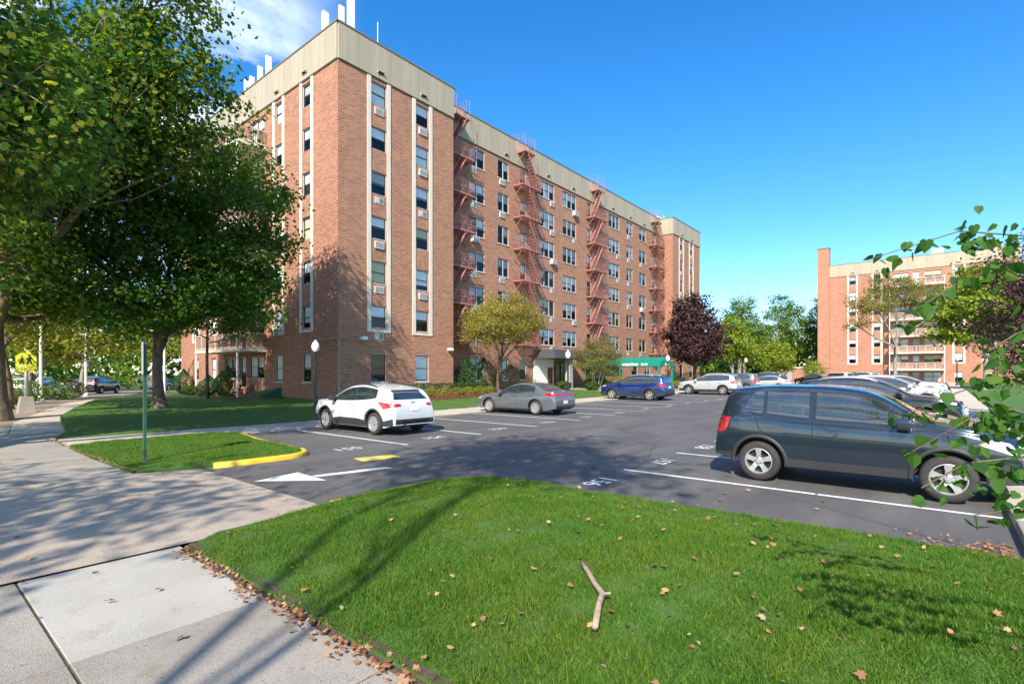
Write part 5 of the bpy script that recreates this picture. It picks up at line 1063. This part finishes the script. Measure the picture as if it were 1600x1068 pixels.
# ------------------------------------------------------------------ redbud twigs reaching in from the right
def redbud():
    rng = np.random.default_rng(8); root = tag(empty('redbud_tree', (-13.3,-29.0,.2)), 'redbud with heart-shaped green leaves reaching in at the right edge', 'tree'); bx, by, bz = -13.3, -29.0, .2
    mb = MB(); mb.tube([(0,0,-.1),(.02,.05,.5),(-.05,.1,1.1),(-.1,.25,1.7)], [.07,.06,.05,.04], 10, cap=False)
    br = [[(-.1,.25,1.7),(-13.72,-28.0,2.42),(-13.76,-27.49,2.49),(-13.81,-27.27,2.54),(-13.84,-27.08,2.49),(-13.84,-26.92,2.45)], [(-.08,.2,1.5),(-13.78,-28.0,2.3),(-13.9,-27.47,2.38),(-13.94,-27.27,2.29),(-14.03,-27.16,2.2),(-14.12,-27.05,2.12)],
          [(-.06,.15,1.3),(-13.9,-27.9,1.8),(-14.04,-27.46,1.9),(-14.0,-27.3,1.82),(-13.98,-27.22,1.78),(-14.0,-27.04,1.67)], [(-.05,.1,1.1),(-13.95,-27.9,1.55),(-14.11,-27.42,1.74),(-14.1,-27.3,1.7),(-14.16,-27.16,1.59),(-14.2,-27.08,1.53)],
          [(-.03,.1,.8),(-13.95,-27.9,1.25),(-14.18,-27.48,1.40),(-14.25,-27.37,1.35),(-14.27,-27.30,1.33)], [(-.05,.1,1.0),(-13.98,-27.9,1.4),(-14.15,-27.42,1.55),(-14.19,-27.28,1.52),(-14.31,-27.14,1.42)], [(-.08,.2,1.5),(-13.6,-28.1,2.1),(-13.78,-27.62,2.15),(-13.85,-27.45,2.05),(-13.9,-27.36,1.98)], [(-.05,.1,1.1),(-13.75,-28.1,1.7),(-13.9,-27.6,1.62),(-13.98,-27.42,1.66),(-14.02,-27.36,1.62)]]
    C = []
    for b in br:
        p = [b[0]]+[(x-bx, y-by, z-bz) for x, y, z in b[1:]]; mb.tube(p, [.012,.006,.004,.003,.0025,.002][:len(p)], 6, cap=False)
        for a, c in zip(p[1:], p[2:]):
            a, c = np.array(a), np.array(c); m = max(2, int(np.linalg.norm(c-a)/.019))
            for k in range(m): C.append(a+(c-a)*(k+rng.random())/m+np.array((rng.normal()*.028, rng.normal()*.028, -.03+rng.normal()*.022)))
        if True:
            a, c = np.array(p[2]), np.array(p[3])
            for k in range(16): C.append(a+(c-a)*rng.random()+rng.normal(size=3)*np.array((.05,.05,.06)))
    mb.build('trunk', M['bark'], root, smooth=True); C = np.array(C)
    V = leaf_polys(rng, C, .053, 'heart', 0., np.tile(np.array((-.7,-.3,.25)), (len(C),1)), 2.4)
    order = rng.permutation(len(C)); rest = MB()
    for n_, i in enumerate(order):
        mb = MB() if n_ < 300 else rest; mb.add([tuple(p) for p in V[i]], [(0,1,2,3,4,5), (0,5,6,7,8,9)])
        if n_ < 300: mb.build('leaf', LM['redbud'], root)
    if len(order) > 300: rest.build('foliage', LM['redbud'], root)['kind'] = 'stuff'
redbud()
# ------------------------------------------------------------------ fallen leaves, stick
rng = np.random.default_rng(3); random.seed(12); LMESH = []
for k in range(5):
    T = np.array([(x, y, .25*x*x*(1 if k % 2 else 1.8)+.12*y*y+.08*math.sin(6*x+k)) for x, y in LT['maple12' if k < 3 else 'oval']]); LMESH.append(pts_mesh('fallen_leaf', T[None], len(T), [pm('dry_leaf_%d' % k, c, .85, var=.3, scale=20) for c in [((.30,.15,.07),(.22,.10,.05),(.36,.24,.14),(.40,.20,.09),(.15,.08,.05))[k]]][0]))
def fallen(x, y, z, s, lab, grp):
    o = link('fallen_leaf', random.choice(LMESH), None, (x,y,z)); o.scale = (s,s,s); o.rotation_euler = (random.uniform(-.5,.5), random.uniform(-.5,.5), random.uniform(0,6.28)); tag(o, lab, 'leaf', grp)
k = 0
while k < 240:
    x, y = random.uniform(-15,-10.2), random.uniform(-28.6,-20.9)
    if random.random() > (.35+.65*min(1, max(0, (-22.2-y)/3))): continue
    if in_poly(np.array([[x, y]]), LB)[0]: fallen(x, y, lawn_b(x, y)+.045, random.uniform(.03,.068), 'dry brown leaf lying in the grass of the front lawn', 'dry leaves on the front lawn'); k += 1
for k in range(26):
    fallen(random.uniform(-10,-7.7), random.uniform(-27.8,-20), lot_z(-8)+.018, random.uniform(.06,.10), 'dry leaf lying on the near asphalt', 'dry leaves on the asphalt')
for k in range(22): fallen(random.uniform(-17.4,-15.1), random.uniform(-25,-21.2), .122, random.uniform(.05,.09), 'dry leaf lying on the pavement slabs', 'dry leaves on the pavement')
for k in range(16): fallen(random.uniform(-17,-13.6), random.uniform(-20.8,-16.2), .118 if False else .10+.02, random.uniform(.05,.09), 'dry leaf lying on the gravelly drive apron', 'dry leaves on the apron')
n = 560; P = np.concatenate([np.column_stack([-15.06+rng.normal(size=n)*.055, rng.uniform(-27,-21.3,n), .118+rng.random(n)*.03]), np.column_stack([-9.9+rng.normal(size=260)*.22+.25, -27.8+np.abs(rng.normal(size=260))*.35, .012+rng.random(260)*.04]), np.column_stack([-14.1+rng.normal(size=240)*.05, rng.uniform(-15.9,-8,240), .115+rng.random(240)*.03])])
tag(link('leaf_litter', pts_mesh('leaf_litter', leaf_polys(rng, P, .038, 'maple', 1.5), 8, LM['dry'])), 'brown leaf litter gathered along the lawn edges and kerb', 'leaf litter', kind='stuff')
mb = MB(); zz = lambda x, y: lawn_b(x, y)+.065
pp = [(-13.31,-24.92), (-13.44,-25.06), (-13.58,-25.20), (-13.69,-25.33), (-13.83,-25.38), (-14.07,-25.49)]
mb.tube([(x, y, zz(x, y)) for x, y in pp], [.021,.019,.019,.023,.021,.022], 10); mb.tube([(-13.69,-25.33,zz(-13.69,-25.33)), (-13.70,-25.40,zz(-13.7,-25.4)+.03)], [.014,.008], 6)
tag(mb.build('stick', pm('dead_wood', (.33,.24,.17), .85, var=.35, scale=25, bump=.6, bscale=60), smooth=True), 'crooked broken tan stick lying on the front lawn', 'stick')
# ------------------------------------------------------------------ street furniture
GLOBE = pm('lamp_globe', (.74,.70,.60), .35, var=.04)
def lamp(x, y, z, label):
    r = tag(empty('lamp_post', (x,y,z)), label, 'lamp post', 'globe lamp posts around the lot'); mb = MB(); mb.lathe([(.13,-.1),(.13,.12),(.09,.2),(.062,.5),(.055,2.6),(.075,2.66),(.10,2.72)], n=12); mb.build('post', M['black_metal'], r, smooth=True)
    mb = MB(); mb.lathe([(.09,2.72),(.17,2.84),(.19,2.98),(.15,3.12),(.08,3.2),(.03,3.27),(.001,3.3)], n=14); mb.build('globe', GLOBE, r, smooth=True)
for x, y, lab in ((-3.7,-4.0,'black globe lamp post on the lawn before the brick tower'), (12.8,-7.6,'black globe lamp post between the grey sedan and blue car'), (29.4,-7.7,'black globe lamp post right of the green awning'), (47.5,-9.6,'black globe lamp post at the far end of the lot'), (58,-28.6,'black globe lamp post before the distant balconies')): lamp(x, y, lawn_a(x, y) if y > -9 else lot_z(x)+.1, lab)
r = tag(empty('sign_post', (-13.6,-14.8,.12)), 'thin green sign post on the island, its sign seen edge-on', 'sign'); mb = MB(); mb.box(-.025,.025,-.03,.03,-.1,2.42); mb.build('post', M['sign_post'], r)
mb = MB(); mb.box(-.045,-.03,-.2,.2,1.75,2.4); s = mb.build('plate', M['grey_paint'], r, bevel=.004, rz=R(-12)); 
r = tag(empty('school_sign', (-12.7,5.6,.08)), 'yellow-green school crossing sign on a grey pole with concrete foot', 'sign'); mb = MB(); mb.tube([(0,0,.5),(0,0,3.0)], .07, 10); mb.build('pole', M['galv'], r, smooth=True)
mb = MB(); mb.add([(-.34,-.34,-.1),(.34,-.34,-.1),(.34,.34,-.1),(-.34,.34,-.1),(-.22,-.22,.75),(.22,-.22,.75),(.22,.22,.75),(-.22,.22,.75)], [(0,3,2,1),(4,5,6,7),(0,1,5,4),(1,2,6,5),(2,3,7,6),(3,0,4,7)]); mb.build('foot', M['concrete'], r, bevel=.02)
sg = empty('sign_board', (0,0,.18), R(-12), r); sg.scale = (.72,.72,.72)
mb = MB(); mb.add([(x,-.10,z) for x, z in ((-.5,2.75),(.5,2.75),(.5,3.4),(0,3.85),(-.5,3.4))]+[(x,-.085,z) for x, z in ((-.5,2.75),(.5,2.75),(.5,3.4),(0,3.85),(-.5,3.4))], [(0,1,2,3,4),(9,8,7,6,5)]+[(i,(i+1)%5+0,(i+1)%5+5,i+5) for i in range(5)]); mb.build('plate', M['sign_yellow'], sg)
mb = MB(); mb.box(-.5,.5,-.10,-.085,2.38,2.70); mb.build('plate', M['sign_yellow'], sg); text_mesh('lettering', 'SCHOOL', .27, M['ink'], sg, (0,-.104,2.54), (R(90),0,0), .001, .006)
mb = MB()
for cx, s in ((-.2,.85), (.16,1.0)):
    def Q(pts): mb.add([(cx+x*s,-.104,2.86+z*s) for x, z in pts], [tuple(range(len(pts)))])
    Q([(.055*math.cos(a*.785),.60+.06*math.sin(a*.785)) for a in range(8)]); Q([(-.07,.26),(.08,.26),(.09,.52),(-.06,.52)]); Q([(-.06,.27),(.02,.27),(-.08,.0),(-.16,.0)]); Q([(0,.27),(.08,.27),(.15,.02),(.08,.0)]); Q([(.07,.5),(.18,.34),(.14,.30),(.04,.44)]); Q([(-.04,.5),(-.16,.36),(-.12,.32),(-.01,.44)])
mb.build('walking_figures', M['ink'], sg)
for i, (x, y, lab) in enumerate(((-6.2,27.5,'white street lamp pole beside the dark SUV on the street'), (-10.5,17.2,'white street lamp pole behind the roadside bushes'), (-2.5,21.0,'white pole at the building end by the lawn'))):
    r = tag(empty('street_pole', (x,y,.05)), lab, 'pole', 'white poles along the street'); mb = MB(); mb.lathe([(.2,-.1),(.2,.25),(.11,.45),(.09,1.0),(.075,5.2)], n=10); mb.build('pole', M['white_paint'], r, smooth=True); mb = MB(); mb.bar((0,0,5.1),(-1.2,.4,5.4),.06); mb.box(-1.6,-1.0,.25,.5,5.36,5.46); mb.build('arm', M['white_paint'], r)
# bent wire tree guard at the pavement edge
mb = MB(); mb.tube([(-17.35,-13.4,.05),(-17.33,-13.45,.42),(-17.15,-13.3,.62)], .02, 6); mb.tube([(-17.9,-13.2,.45),(-17.34,-13.44,.40)], .018, 6); mb.tube([(-17.9,-13.2,.25),(-17.34,-13.44,.22)], .018, 6); mb.tube([(-17.9,-13.2,0),(-17.9,-13.2,.5)], .02, 6)
tag(mb.build('tree_guard', M['black_metal'], smooth=True), 'bent low black wire tree guard at the left pavement edge', 'fence')
